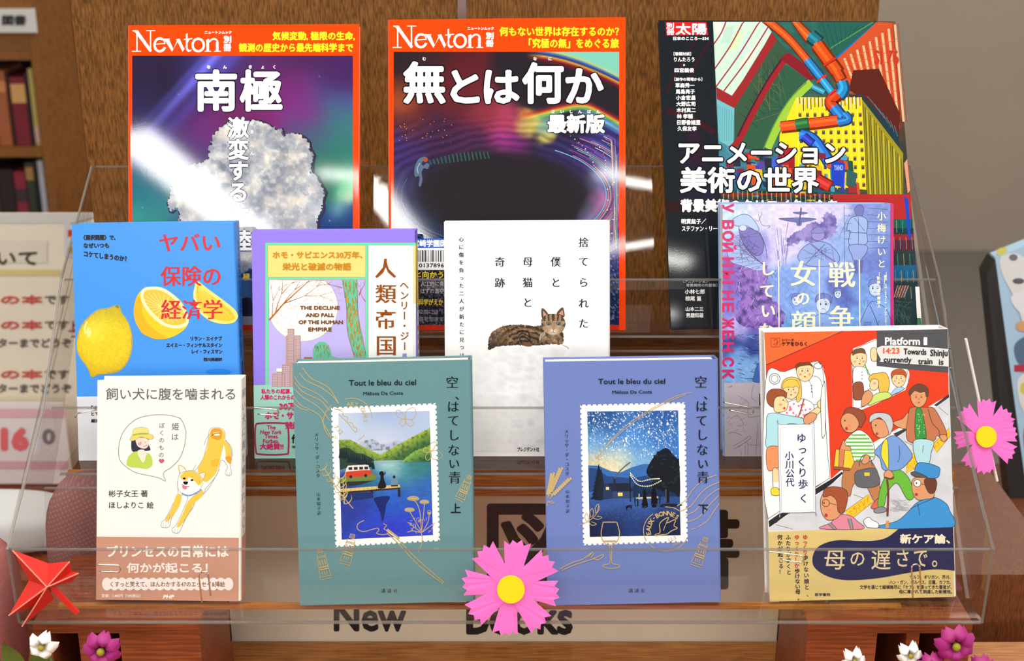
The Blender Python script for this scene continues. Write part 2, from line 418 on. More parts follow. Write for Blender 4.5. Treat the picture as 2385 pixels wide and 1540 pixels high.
# ------------------------------------------------------------------ books
class Book:
    """quad: photograph corners TL TR BR BL of the front cover; it stands on the ledge height z."""
    def __init__(s, name, label, quad, zf, lean, t, side, col, m, cat='book', group=None, yaw=0, hard=0.0012, spine=None, spinew=None, inset=0.0015):
        q = np.array(quad, float)
        o = at_z((q[2][0]+q[3][0])/2, (q[2][1]+q[3][1])/2, zf)
        s.n = normal(lean, yaw); s.pl = Plane(o, s.n)
        s.F = s.pl(q[:, 0], q[:, 1]); s.t = t; s.side = side
        s.root = empty(name, o - s.n * t * 0.5, label, cat, group)
        TL, TR, BR, BL = s.F
        w = np.linalg.norm(TR - TL); h = np.linalg.norm(BL - TL)
        def P(a, b, d): return (TL*(1-a) + TR*a)*(1-b) + (BL*(1-a) + BR*a)*b - s.n*d
        s.P = P; s.w = w; s.h = h
        # wrap-round cover: C-shaped profile with rounded spine edges
        r = min(0.0022, t*0.3); hc = hard; R = []
        sgn = (lambda x: x) if side == 'R' else (lambda x: 1 - x)
        for k in range(5):
            a = math.pi/2 * k/4; R.append((1 - (r - r*math.sin(a))/w, r - r*math.cos(a)))
        for k in range(5):
            a = math.pi/2 * k/4; R.append((1 - (r - r*math.cos(a))/w, t - r + r*math.sin(a)))
        outer = [(0, 0)] + R + [(0, t)]
        Ri = [(1 - (hc + (r - r*math.sin(math.pi/2*k/4))*0.5)/w, hc + 0.5*(r - r*math.cos(math.pi/2*k/4))) for k in range(5)]
        Ri += [(1 - (hc + 0.5*(r - r*math.cos(math.pi/2*k/4)))/w, t - hc - 0.5*(r - r*math.sin(math.pi/2*k/4))) for k in range(5)]
        inner = [(0, hc)] + Ri + [(0, t - hc)]
        n = len(outer); v = []
        for b in (0, 1):
            for a, d in outer: v.append(P(sgn(a), b, d))
            for a, d in inner: v.append(P(sgn(a), b, d))
        f = []
        for i in range(n - 1):
            f.append((i, i+1, 2*n+i+1, 2*n+i)); f.append((n+i+1, n+i, 3*n+i, 3*n+i+1))
            f.append((i+1, i, n+i, n+i+1)); f.append((2*n+i, 2*n+i+1, 3*n+i+1, 3*n+i))
        f.append((0, n, 3*n, 2*n)); f.append((n-1, 3*n-1, 4*n-1, 2*n-1)); 
        f[-1] = (2*n-1, n-1, 3*n-1, 4*n-1)[::-1]
        f[-1] = (n-1, 2*n-1, 4*n-1, 3*n-1)
        if side == 'L': f = [x[::-1] for x in f]
        cv = np.array(v); cc = np.tile(lin(col)*K, (len(cv), 1))
        if spine is not None:
            for i in list(range(6, 11)): 
                for off in (0, 2*n): cc[i+off] = lin(spine)*K
        s.cover = mesh_obj('cover', cv, f, M[m], s.root, cc)
        mod = s.cover.modifiers  # plain mesh, rounded by its own profile
        e = inset
        mb = MB(); ew = e/w; eh = e/h; hw = (hc + r*0.5 + 0.0006)/w
        a0, a1 = (ew, 1-hw) if side == 'R' else (hw, 1-ew)
        v = [P(a, b, d) for d in (hc + 0.0002, t-hc-0.0002) for a, b in ((a0, eh), (a1, eh), (a1, 1-eh), (a0, 1-eh))]
        mb.add(v, [(0,1,2,3),(7,6,5,4),(0,4,5,1),(1,5,6,2),(2,6,7,3),(3,7,4,0)])
        mb.build('page_block', M['pages'], s.root)
    def canvas(s, parent=None, lay0=80): return Canvas(s.pl, s.n, parent or s.cover, lay0)
    def spine_canvas(s, wpx=100.0, hpx=1000.0, parent=None):
        a = 1 if s.side == 'R' else 0
        sn = (s.F[1] - s.F[0])/s.w * (1 if s.side == 'R' else -1)
        t = s.t
        def surf(u, v):
            d = (u/wpx*t) if s.side == 'R' else ((1-u/wpx)*t)
            b = v/hpx
            p = (s.F[0]*(1-a) + s.F[1]*a)[None]*(1-b)[:, None] + (s.F[3]*(1-a) + s.F[2]*a)[None]*b[:, None]
            return p - s.n[None]*d[:, None]
        return Canvas(surf, sn, parent or s.cover, 60)
    def band(s, ytop, col, m, x0=None, x1=None, name='paper_band', label=None):
        """paper strip wrapped round the foot of the book (ytop: photograph height of its upper edge left and right)"""
        TLb, TRb = s.pl(np.array([ytop[0][0], ytop[1][0]]), np.array([ytop[0][1], ytop[1][1]]))
        def frac(p, A, B): return float(np.clip((p - A) @ (B - A) / ((B - A) @ (B - A)), 0, 1))
        bl = frac(TLb, s.F[0], s.F[3]); br = frac(TRb, s.F[1], s.F[2])
        g = 0.00035; sg = (lambda x: x) if s.side == 'R' else (lambda x: 1-x)
        prof = [(0, -g), (1-0.0022/s.w, -g), (1+g/s.w, 0.0022), (1+g/s.w, s.t-0.002), (1-0.002/s.w, s.t+g), (0, s.t+g)]
        v = []; n = len(prof)
        for k in (0, 1):
            for a, d in prof:
                x = sg(a); b = (bl*(1-x) + br*x) if k == 0 else 1.0
                v.append(s.P(x, b, d))
        f = [(i, i+1, n+i+1, n+i) for i in range(n-1)]
        o = mesh_obj(name, v, f, M[m], s.root, np.tile(lin(col)*K, (len(v), 1)))
        if label: o['label'] = label
        return o

def mapbox(src, dst, p):
    p = np.asarray(p, float); 
    return np.stack([dst[0] + (p[..., 0]-src[0])*(dst[2]-dst[0])/(src[2]-src[0]), dst[1] + (p[..., 1]-src[1])*(dst[3]-dst[1])/(src[3]-src[1])], -1)
# ------------------------------------------------------------------ large structure
Z = 1.5
random.seed(4)
ZU, YF, YB = Z - 0.535, 1.10, 1.466        # unit top height, its front face, wood panel behind
props(MB().box((-4, -3.2, -0.02), (4, 6, 0.0)).build('floor', mat('grey_carpet', (120, 112, 104), rough=0.95, noise=0.08, nscale=60)), kind='structure')
props(MB().box((-4, -3.2, 2.9), (4, 6, 2.95)).build('ceiling', mat('grey_ceiling', (150, 146, 140), rough=0.9, noise=0.02)), kind='structure')
props(MB().box((-4, 5.0, 0), (4, 5.1, 2.9)).build('wall_back', mat('greige_wall', (166, 152, 136), rough=0.85, noise=0.03, nscale=3)), kind='structure')

props(MB().box((-4, -3.3, 0), (4, -3.2, 2.9)).build('wall_front', mat('dark_brown_wall', (84, 66, 52), rough=0.9, noise=0.05, nscale=5)), kind='structure')  # unseen wall, added dark so the glossy covers have little to mirror
# ceiling lamps (their tubes are what the clear acrylic mirrors)
M['tube'] = mat('lit_tube', (255, 255, 255), emit=(255, 250, 240), estr=16)
M['ledpanel'] = mat('lit_panel', (255, 255, 255), emit=(255, 252, 246), estr=34)
M['lampbody'] = mat('white_lamp_body', (230, 230, 228), rough=0.5)
def lamp2(a, b_, label, wd_=0.16):     # lamp running from plan point a to b_
    r = empty('ceiling_lamp', ((a[0]+b_[0])/2, (a[1]+b_[1])/2, 2.86), label, 'ceiling lamp', None)
    d = np.array([b_[0]-a[0], b_[1]-a[1], 0.0]); d /= np.linalg.norm(d); n = np.array([-d[1], d[0], 0])*(wd_/2+0.02); m_ = n/np.linalg.norm(n)*wd_/2; a3 = np.array([a[0], a[1], 2.842]); b3 = np.array([b_[0], b_[1], 2.842])
    A = np.array([a[0], a[1], 2.85]) - d*0.03; B = np.array([b_[0], b_[1], 2.85]) + d*0.03
    MB().slab([A-n, B-n, B+n, A+n], (0, 0, 0.05)).build('lamp_housing', M['lampbody'], r)
    MB().slab([a3-m_, b3-m_, b3+m_, a3+m_], (0, 0, 0.0075)).build('light_panel', M['ledpanel'], r)
def lamp(x0, x1, y, label):
    r = empty('ceiling_lamp', ((x0+x1)/2, y, 2.86), label, 'ceiling lamp', 'long tube lamps on the ceiling')
    MB().box((x0-0.03, y-0.11, 2.85), (x1+0.03, y+0.11, 2.90)).build('lamp_housing', M['lampbody'], r)
    MB().tube([(x0, y, 2.815), (x1, y, 2.815)], 0.018, 10).build('tube', M['tube'], r)
LB = 'long white ceiling lamp with a bare lit tube'
for x0, x1, y, lb_ in ((-1.6, -0.3, -0.2, 'ceiling lamp above the camera at the left'), (0.3, 1.6, -0.2, 'ceiling lamp above the camera at the right'), (-0.66, 0.66, 1.0, 'ceiling lamp over the book rack'), (-2.2, -0.9, 2.4, 'ceiling lamp near the far bookcase'), (0.6, 1.9, 2.4, 'ceiling lamp near the far wall at the right')):
    lamp(x0, x1, y, lb_)
lamp2((-1.24, -1.84), (-0.86, -2.98), 'broad light panel running back behind the camera at the left', 0.17)
lamp2((-0.50, -2.2), (-0.36, -2.75), 'short light panel behind the camera, left of the middle', 0.10)
lamp2((0.30, -2.12), (0.62, -2.24), 'narrow light strip behind the camera, right of the middle', 0.05)
lamp2((0.30, -2.80), (0.62, -2.67), 'rearmost narrow light strip behind the camera at the right', 0.045)
lamp2((-0.66, -2.13), (-0.47, -2.16), 'tiny light strip between the two panels behind the camera', 0.05)

# wood panel wall behind the display, in boards with an aluminium joint strip
def wbox(name, u0, u1, y, z0, z1, th, m):
    x0 = at_y(u0, 300, y)[0]; x1 = at_y(u1, 300, y)[0]
    return props(MB().box((x0, y, z0), (x1, y+th, z1)).build(name, m), kind='structure')
wp = empty('wall_panelling', (-0.05, YB, ZU)); props(wp, kind='structure')
xs = [at_y(196, 300, YB)[0], at_y(1066, 20, YB)[0], at_y(1086, 20, YB)[0], at_y(2046, 30, YB)[0]]
MB().box((xs[0], YB, 0), (xs[1], YB+0.03, 2.3)).build('panel', M['panelwood'], wp)
MB().box((xs[2], YB, 0), (xs[3], YB+0.03, 2.3)).build('panel', M['panelwood'], wp)
MB().box((xs[1], YB-0.002, 0), (xs[2], YB+0.03, 2.3)).build('joint_strip', M['metal'], wp)

# display counter: top board, back ledge, front rail, sign board
XL, XR = -0.388, 0.385
ct = empty('display_counter', (0, 1.28, 0), 'brown wooden display counter with an orange front rail behind the clear book rack', 'counter')
MB().box((XL, YF+0.004, ZU-0.03), (XR, YB-0.001, ZU)).build('top_board', M['topwood'], ct)
MB().box((XL, YF-0.006, ZU-0.0175), (XR, YF+0.0035, ZU+0.004)).build('front_rail', M['railwood'], ct)
MB().box((XL+0.01, YB-0.045, ZU+0.0003), (XR-0.15, YB-0.002, ZU+0.012)).build('ledge_strip', M['topwood'], ct)
MB().box((XL, YF+0.012, 0.0), (XR, YB-0.001, ZU-0.031)).build('cabinet_body', M['topwood'], ct)
MB().box((XL+0.002, YF-0.004, ZU-0.172), (XR-0.002, YF+0.011, ZU-0.018)).build('sign_board', M['sign'], ct)
sgb = ct.children[-1]
class FP:   # front face of the sign board
    def __call__(s, u, v): return at_y(u, v, YF-0.004)
c = Canvas(FP(), np.array([0, -1.0, 0]), sgb, 200)
M['signink'] = mat('sign_lettering_ink', attr=True, rough=0.4)
BK = (22, 17, 20)
for ch, x in zip('新着図書', (455, 845, 1236, 1622)):
    c.part('sign_character', 'signink'); c.T(ch, x-97, 1178, x+95, 1368, BK, bold=5)
c.part('sign_lettering', 'signink'); c.T('New', 780, 1402, 944, 1469, BK, bold=2.6)
c.part('sign_lettering', 'signink'); c.T('Books', 1089, 1398, 1331, 1476, BK, bold=3.2)
c.done()

# low plinth in front, which carries the crates
props(MB().box((-0.9, 0.62, 0.0), (0.9, YF-0.0065, Z-0.70)).build('low_table', M['railwood']), 'low orange-brown wooden table in front of the counter', 'table')

def crate(us, label):       # us: photograph columns of solid boards, the spaces between them are open cells
    y0, y1 = 0.915, 1.02; z0, z1 = Z-0.6998, Z-0.5690; th = 0.011
    X = [[float(at_y(u, 1480, y0)[0]) for u in p] for p in us]
    x0, x1 = X[0][0], X[-1][1]
    r = empty('wooden_crate', ((x0+x1)/2, (y0+y1)/2, z0), label, 'crate')
    MB().box((x0, y0, z1-0.009), (x1, y1, z1)).build('top_board', M['cratewood'], r)
    MB().box((x0, y0, z0), (x1, y1, z0+0.05)).build('bottom_board', M['cratewood'], r)
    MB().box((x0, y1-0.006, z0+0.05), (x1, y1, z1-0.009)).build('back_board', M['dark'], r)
    for a, b_ in X:
        MB().box((a, y0, z0+0.05), (b_, y1-0.006, z1-0.009)).build('divider_board', M['cratewood'], r)
crate([(80, 118), (182, 214), (278, 465)], 'reddish wooden crate with two open cells under the rack end by the red paper leaf')
crate([(1880, 2043), (2112, 2142), (2206, 2262)], 'reddish wooden crate with two open cells under the rack end by the train-platform book')
props(MB().box((-0.35, 0.934, Z-0.5688), (0.30, 0.939, Z-0.5655)).build('wooden_bar', M['railwood']), 'thin orange-brown wooden bar lying under the clear rack', 'bar')

# ------------------------------------------------------------------ clear acrylic book rack
AX0, AX1 = -0.369, 0.352
TB = dict(x=(-0.369, 0.352), y=0.909, z=Z-0.561, d=0.062, lip=0.0595)
TM = dict(x=(-0.357, 0.344), y=0.995, z=Z-0.4795, d=0.060, lip=0.0545)
TT = dict(x=(-0.361, 0.342), y=1.0705, z=Z-0.3916, d=0.07, lip=0.0467)
rk = empty('acrylic_book_rack', (0, 1.0, TB['z']-0.004), 'three-tier clear acrylic rack holding the displayed books', 'rack')
tk = 0.0025
for T_, hb, ln in ((TB, 0.068, 14), (TM, 0.07, 14), (TT, 0.112, 20)):
    AX0, AX1 = T_['x']
    y, z, d, lp = T_['y'], T_['z'], T_['d'], T_['lip']
    MB().box((AX0, y, z-tk), (AX1, y+d, z)).build('shelf', M['acr'], rk)
    MB().box((AX0, y-tk, z-tk), (AX1, y, z+lp-0.0012)).build('front_lip', M['acrlip'], rk)
    l = rk.children[-1]
    MB().box((AX0, y-tk, z+lp-0.0012), (AX1, y, z+lp)).build('lip_edge', M['acredge'], l)
    MB().box((AX0, y-tk-0.0004, z-tk-0.0009), (AX1, y+0.0005, z-tk)).build('fold_edge', M['acredge'], l)
    a = math.radians(ln); dy = hb*math.tan(a)
    q = [(AX0, y+d, z), (AX1, y+d, z), (AX1, y+d+dy, z+hb), (AX0, y+d+dy, z+hb)]
    MB().slab(q, (0, tk, 0)).build('back_panel', M['acr'], rk)
    b = rk.children[-1]
    MB().box((AX0, y+d+dy-0.0003, z+hb), (AX1, y+d+dy+tk, z+hb+0.0011)).build('top_edge', M['acredge'], b)
ytop = TT['y']+TT['d']+0.112*math.tan(math.radians(20))
for k, sg in ((0, -1), (1, 1)):
    xb, xm, xt = TB['x'][k]+sg*0.0003, TM['x'][k]+sg*0.0003, TT['x'][k]+sg*0.0003
    prof = [(xb, TB['y'], TB['z']-0.004), (xb, TB['y']+0.035, TB['z']-0.004), (xt, ytop+0.014, TT['z']+0.112), (xt, ytop-0.004, TT['z']+0.114), (xt, TT['y']-0.004, TT['z']+0.048), (xm if abs(xm) > abs(xt) else xt, TM['y']-0.004, TM['z']+0.055), (xb, TB['y']-0.003, TB['z']+0.06)]
    MB().prism(prof, (sg*0.003, 0, 0)).build('side_panel', M['acr'], rk)
    sp = rk.children[-1]
    front = [(a+sg*0.0015, b_, c_) for a, b_, c_ in (prof[0], prof[6], prof[5], prof[4], prof[3])]
    MB().tube(front, 0.0011, 6).build('side_edge', M['acredge'], sp)

# ------------------------------------------------------------------ room seen behind, left
bw = wood('bookcase_wood', (120, 72, 24), (150, 96, 40), rough=0.5)
yc = 3.4
def bx(u0, v0, u1, v1, y, d, vm=None):  # box whose front fills this part of the picture at distance y
    a = at_y(u0, v0, y); b = at_y(u1, v1, y)
    vm = (max(v0, 0)+min(v1, H))/2 if vm is None else vm
    a[0] = at_y(u0, vm, y)[0]; b[0] = at_y(u1, vm, y)[0]; return (min(a[0], b[0]), y, min(a[2], b[2])), (max(a[0], b[0]), y+d, max(a[2], b[2]))
bc = empty('bookcase', at_y(40, 700, yc), 'wooden bookcase with dark red volumes at the left edge', 'bookcase')
bc.location.z = 0
for nm, a in (('side_board', (92, -200, 108, 1500)), ('side_board', (-330, -200, -312, 1500)), ('shelf_board', (-311, 118, 91, 140)), ('shelf_board', (-311, 345, 91, 366)), ('shelf_board', (-311, 560, 91, 580)), ('header_board', (-311, -20, 91, 117))):
    lo, hi = bx(*a, yc, 0.20, 300); MB().box(lo, hi).build(nm, bw, bc)
lo, hi = bx(-330, -200, 108, 1500, yc+0.201, 0.01, 300); MB().box(lo, hi).build('back_board', M['dark'], bc)
def vol(u0, u1, v0, v1, col, label, tag=None):
    lo, hi = bx(u0, v0, u1, v1, yc+0.025, 0.13, 300); lo = (lo[0]+0.0008, lo[1], float(at_y(0, 345 if v1 < 400 else 560, yc)[2])+0.0006); hi = (hi[0]-0.0008, hi[1], hi[2])
    r = empty('shelved_book', ((lo[0]+hi[0])/2, yc+0.08, lo[2]), label, 'book', 'volumes in the far bookcase')
    MB().box(lo, hi).build('cover', mat('far_cover', col, rough=0.5, noise=0.06, nscale=30), r)
    if tag:
        l2, h2 = bx(u0+1, tag[0], u1-1, tag[1], yc+0.023, 0.0015, 300); MB().box(l2, h2).build('spine_label', mat('far_label', tag[2], rough=0.6), r)
V1 = [(-60,-32,172,344,(60,40,60),0),(-31,-6,180,344,(130,60,40),0),(-5,26,165,344,(165,90,52),(190,215,(210,130,80))),(27,34,176,344,(60,22,26),0),(35,70,180,344,(122,24,40),(196,240,(214,160,96))),(71,78,170,344,(30,28,44),0),(79,91,160,344,(186,170,92),(296,330,(214,170,160)))]
N1 = ['dark upright volume in the upper row', 'brown upright volume in the upper row','orange-brown volume in the upper row of the bookcase','thin dark maroon volume in the upper row','crimson volume with a cream label in the upper row','thin navy volume in the upper row','yellow-green volume beside the right board, upper row']
for a, nm in zip(V1, N1): vol(*a[:5], nm, a[5] or None)
V2 = [(-60,-20,400,558,(70,50,40),0),(-19,16,395,558,(40,22,26),0),(17,45,400,558,(140,36,56),(440,470,(60,40,50))),(46,66,380,558,(52,60,44),(390,420,(170,130,70))),(67,75,376,558,(24,30,30),0),(76,90,374,558,(190,186,200),0)]
N2 = ['dark brown volume in the lower row','near-black volume in the lower row','crimson volume in the lower row of the bookcase','dark green volume with a tan label, lower row','thin black volume in the lower row','pale grey volume leaning by the right board, lower row']
for a, nm in zip(V2, N2): vol(*a[:5], nm, a[5] or None)
lo, hi = bx(-60, 22, 84, 76, yc-0.02, 0.018)
r = empty('shelf_sign', ((lo[0]+hi[0])/2, yc-0.01, lo[2]), 'small white sign with dark characters on the bookcase header', 'sign')
MB().box(lo, hi).build('sign_card', mat('white_card', (222, 220, 216), rough=0.6), r)
c = Canvas(lambda u, v: at_y(u, v, yc-0.021), np.array([0, -1.0, 0]),r, 300); c.part('sign_lettering', 'signink')
c.T('図書', 6, 36, 60, 58, (40, 40, 50), bold=1.5); c.done()

colw = wood('column_wood', (112, 66, 18), (142, 90, 34), rough=0.45)
colw2 = wood('column_wood_reddish', (132, 74, 26), (160, 96, 44), rough=0.45)
lo, hi = bx(108, -300, 190, 900, 2.7, 0.05, 250); props(MB().box((lo[0], 2.7, 0), (hi[0], 2.75, 2.9)).build('wall_left', colw), kind='structure')
lo, hi = bx(190, -300, 206, 900, 2.73, 0.02, 250); props(MB().box((lo[0], 2.73, 0), (hi[0], 2.75, 2.9)).build('trim_1', M['dark'] if False else mat('groove_brown', (84, 42, 12), rough=0.7)), kind='structure')
lo, hi = bx(206, -300, 330, 900, 2.7, 0.05, 250); props(MB().box((lo[0], 2.7, 0), (hi[0], 2.75, 2.9)).build('wall_left', colw2), kind='structure')

# notices on the desk at the left
yn = 1.95
dz = at_y(0, 1128, yn)[2]
props(MB().box((-1.6, yn-0.12, 0), (-0.42, yn+0.5, dz)).build('side_table', M['cratewood']), 'brown side table behind the rack carrying the paper notices', 'table')
def board(name, label, q, y, m, thick=0.004, cat='notice'):
    lo, hi = bx(*q, y, thick); r = empty(name, ((lo[0]+hi[0])/2, y, lo[2]), label, cat)
    MB().box(lo, hi).build('sheet', m, r); return r
white = mat('notice_paper', (236, 226, 206), rough=0.7, noise=0.02)
white2 = mat('notice_card', (236, 228, 228), rough=0.7, noise=0.02)
nb = board('paper_notice', 'cream notice sheet with red and black lines behind the lemon book', (-220, 497, 250, 1127), yn+0.05, white)
c = Canvas(lambda u, v: at_y(u, v, yn+0.049), np.array([0, -1.0, 0]), nb, 300); c.part('sheet_print', 'matte')
c.rect(-220, 497, 250, 520, (225, 222, 220)); c.rect(-220, 560, 110, 612, (240, 232, 216))
c.T('ついて', -60, 588, 86, 616, (96, 88, 74), bold=2)
c.rect(-200, 628, 140, 642, (232, 214, 150))
for y, cc in ((688, (214, 96, 90)), (747, (214, 96, 90)), (862, (214, 100, 94))):
    c.T('おすすめの本', -200, y, 98, y+20, cc, bold=1.5); c.T('です', 105, y, 160, y+20, (110, 106, 98), bold=1)
for y in (789, 895): c.T('くわしくはカウンターまでどうぞ', -200, y, 165, y+20, (110, 106, 98), bold=1)
c.rect(150, 520, 200, 600, (226, 222, 226)); c.T('上', 160, 748, 182, 772, (180, 40, 40), bold=1); 
c.poly([(165,522),(245,500),(250,540),(170,560)], (238,236,228)); c.line([(165,522),(245,500),(250,540)], 2, (90,60,40), sm=False); c.rect(158,535,170,552,(220,70,50)); c.rect(158,575,175,590,(190,180,80)); c.done()
cb = board('price_card', 'white card with pink bands and red figures below the cream notice', (-220, 940, 158, 1127), yn-0.02, white2, cat='card')
c = Canvas(lambda u, v: at_y(u, v, yn-0.021), np.array([0, -1.0, 0]), cb, 300); c.part('card_print', 'matte')
c.rect(-220, 952, 158, 972, (244, 196, 204)); c.rect(-220, 1074, 158, 1092, (240, 190, 200)); c.T('16', 6, 1000, 62, 1046, (246, 120, 124), bold=5)
c.T('0', 100, 1000, 126, 1034, (150, 140, 150), bold=2); c.done()

# cloths and paper at the lower left
def cushion(name, label, c0, sx, sy, sz, m, cat, seed=1, nu=28, nv=18, p=0.55):
    v = []; f = []
    for j in range(nv+1):
        th = math.pi*j/nv
        for i in range(nu):
            ph = 2*math.pi*i/nu
            def sp(x): return math.copysign(abs(x)**p, x)
            k = 1 + 0.04*math.sin(3*ph+seed) * math.sin(th)
            v.append((c0[0]+sx*sp(math.sin(th))*sp(math.cos(ph))*k, c0[1]+sy*sp(math.sin(th))*sp(math.sin(ph))*k, c0[2]+sz*sp(math.cos(th))))
    for j in range(nv):
        for i in range(nu): f.append((j*nu+i, (j+1)*nu+i, (j+1)*nu+(i+1)%nu, j*nu+(i+1)%nu))
    return props(mesh_obj(name, v, f, m, None, None, True), label, cat)
def plaid(name, c1, c2, c3):
    m = bpy.data.materials.new(name); m.use_nodes = True; nt = m.node_tree; p = nt.nodes['Principled BSDF']
    tc = nt.nodes.new('ShaderNodeTexCoord'); out = None; srcs = []
    for ax, rot in (('x', 0.5), ('z', 2.0)):
        mp = nt.nodes.new('ShaderNodeMapping'); mp.inputs['Rotation'].default_value = (0, rot, 0)
        w = nt.nodes.new('ShaderNodeTexWave'); w.inputs['Scale'].default_value = 90; w.inputs['Distortion'].default_value = 1.0; w.inputs['Detail'].default_value = 2
        nt.links.new(tc.outputs['Object'], mp.inputs[0]); nt.links.new(mp.outputs[0], w.inputs[0]); srcs.append(w.outputs['Fac'])
    a = nt.nodes.new('ShaderNodeMath'); a.operation = 'MULTIPLY'; nt.links.new(srcs[0], a.inputs[0]); nt.links.new(srcs[1], a.inputs[1])
    r = nt.nodes.new('ShaderNodeValToRGB'); r.color_ramp.elements[0].color = (*lin(c1), 1); r.color_ramp.elements[1].color = (*lin(c3), 1)
    e = r.color_ramp.elements.new(0.4); e.color = (*lin(c2), 1)
    nt.links.new(a.outputs[0], r.inputs[0]); nt.links.new(r.outputs[0], p.inputs['Base Color']); p.inputs['Roughness'].default_value = 0.9
    return m
pl1 = plaid('plaid_cloth', (128, 84, 82), (136, 92, 88), (150, 108, 104))
cushion('plaid_cushion', 'pinkish brown plaid cushion behind the red paper leaf', (-0.342, 1.058, Z-0.606), 0.056, 0.028, 0.092, pl1, 'cushion')
pl2 = plaid('pink_plaid_cloth', (176, 108, 104), (180, 112, 108), (186, 122, 116))
cushion('pink_cloth', 'folded pink cloth at the lower left edge', (-0.455, 1.0, Z-0.625), 0.046, 0.05, 0.074, pl2, 'cloth', 3)
tp = at_y(20, 1215, 1.45)
cushion('tissue_pack', 'soft white tissue pack on the side of the counter at left edge', (tp[0]-0.03, 1.45, tp[2]), 0.10, 0.05, 0.026, mat('tissue_white', (205, 205, 205), rough=0.8), 'tissue pack', 2)
props(MB().box((tp[0]-0.2, 1.36, 0), (tp[0]+0.09, 1.54, tp[2]-0.0262)).build('side_stool', M['cratewood']), 'brown stool carrying the white tissue pack', 'stool')

# right: illustrated book in a black holder, and low brown desk
def AY(u, v, y): return at_y(np.array(float(u)), np.array(float(v)), y)
yr = 1.62
q = [AY(2318, 600, yr), AY(2640, 470, yr), AY(2660, 1130, yr-0.06), AY(2392, 1150, yr-0.06)]
pr = empty('picture_book', AY(2450, 1150, yr-0.05), 'pale blue illustrated book in a black holder at the right edge', 'book')
MB().slab(q, (0, 0.02, 0)).build('cover', mat('pale_blue_cover', (160, 190, 214), rough=0.4), pr)
n_ = np.cross(np.array(q[1])-q[0], np.array(q[3])-q[0]); n_ /= np.linalg.norm(n_); n_ = n_ * (-1 if n_[1] > 0 else 1)
class QP:
    def __call__(s, u, v):
        r = ray(u, v); t = ((np.array(q[0])-CAM) @ n_)/(r @ n_); return CAM + r*t[..., None]
c = Canvas(QP(), n_, pr, 200); c.part('cover_print', 'film')
c.blob([(2330,600),(2360,590),(2385,600),(2420,640),(2430,760),(2400,800),(2365,700),(2335,640)], (222,222,222)); c.blob([(2325,560+20),(2345,566+10),(2340,590),(2322,594)], (214,206,90))
c.blob([(2355,690),(2420,670),(2430,720),(2380,730)], (228,228,232)); c.ell(2360,590+10,10,8,(110,110,120)); c.ell(2372,655,14,7,(90,90,100)); c.ell(2380,760,14,12,(214,160,110))
c.blob([(2365,800),(2420,780),(2430,860),(2375,850)], (90,110,140)); c.rect(2362, 850, 2440, 866, (180,50,70)); c.blob([(2372,880),(2440,870),(2440,960),(2385,960)], (230,226,220)); c.ell(2384,905,8,14,(214,200,90)); c.blob([(2385,1000),(2440,980),(2440,1080),(2400,1090)],(180,60,70)); c.done()
blk = mat('black_plastic', (26, 22, 22), rough=0.4)
MB().slab([AY(2298, 640, yr+0.0), AY(2318, 606, yr), AY(2392, 1160, yr-0.06), AY(2352, 1160, yr-0.06)], (0, 0.03, 0)).build('holder_frame', blk, pr)
dzr = AY(2300, 1165, 1.45)[2]
hz = AY(2392, 1160, yr-0.06)[2]
props(MB().box((0.52, 1.50, 0), (1.3, 1.66, hz-0.0005)).build('side_desk', wood('desk_wood', (92, 48, 26), (120, 66, 36), rough=0.4, axis='X')), 'dark brown desk under the pale blue illustrated book', 'desk')
props(MB().box((XR+0.003, 1.16, 0), (XR+0.14, 1.40, AY(2260, 1180, 1.3)[2])).build('end_cabinet', wood('end_wood', (98, 52, 28), (128, 74, 42), rough=0.4)), 'brown wooden end cabinet beyond the rack at the right', 'cabinet')
# ------------------------------------------------------------------ top ledge: three magazines
WH = (252, 252, 252); YL = (255, 226, 40); OR = (250, 70, 10)
ZT, ZM, ZB = TT['z'] + 0.0002, TM['z'] + 0.0002, TB['z'] + 0.0002

def masthead(c, d):
    src = (76, 112, 700, 265)
    def L(p, w): c.line(mapbox(src, d, p), w * (d[2]-d[0])/(src[2]-src[0]), WH, sm=False)
    def S(p, w): c.line(mapbox(src, d, p), w * (d[2]-d[0])/(src[2]-src[0]), WH)
    def P(p): c.poly(mapbox(src, d, p), WH)
    L([(114,124),(114,258)], 9); L([(206,120),(206,262)], 9); P([(84,114),(120,114),(214,250),(210,265),(200,265),(100,126),(84,120)])
    L([(80,261),(142,261)], 6); L([(178,117),(238,117)], 6); L([(84,117),(118,117)], 6)
    c.ring(*mapbox(src, d, [(270,216)])[0], 12.5, 15, 5.5, WH, a0=20, a1=300); L([(238,212),(302,206)], 6); S([(232,216),(236,242),(256,258),(280,256),(302,238)], 13)
    S([(303,210),(300,190),(284,176),(262,174)], 8)
    P([(296,172),(330,172),(362,246),(352,264)]); P([(362,246),(390,176),(398,180),(352,264)]); P([(380,176),(404,172),(436,246),(424,264)]); P([(424,264),(436,246),(462,176),(470,180)])
    L([(290,175),(338,175)], 6); L([(444,175),(476,175)], 6)
    P([(446,140),(458,134),(458,240),(470,252),(486,248),(484,258),(464,266),(448,252)]); L([(432,178),(490,172)], 8)
    c.ring(*mapbox(src, d, [(530,217)])[0], 13, 14.5, 5.5, WH, a1=360)
    P([(584,180),(604,172),(604,258),(586,258)]); S([(602,196),(620,180),(640,174),(658,186),(660,206)], 12); P([(650,196),(668,196),(668,258),(650,258)])
    L([(574,261),(618,261)], 6); L([(638,261),(684,261)], 6)

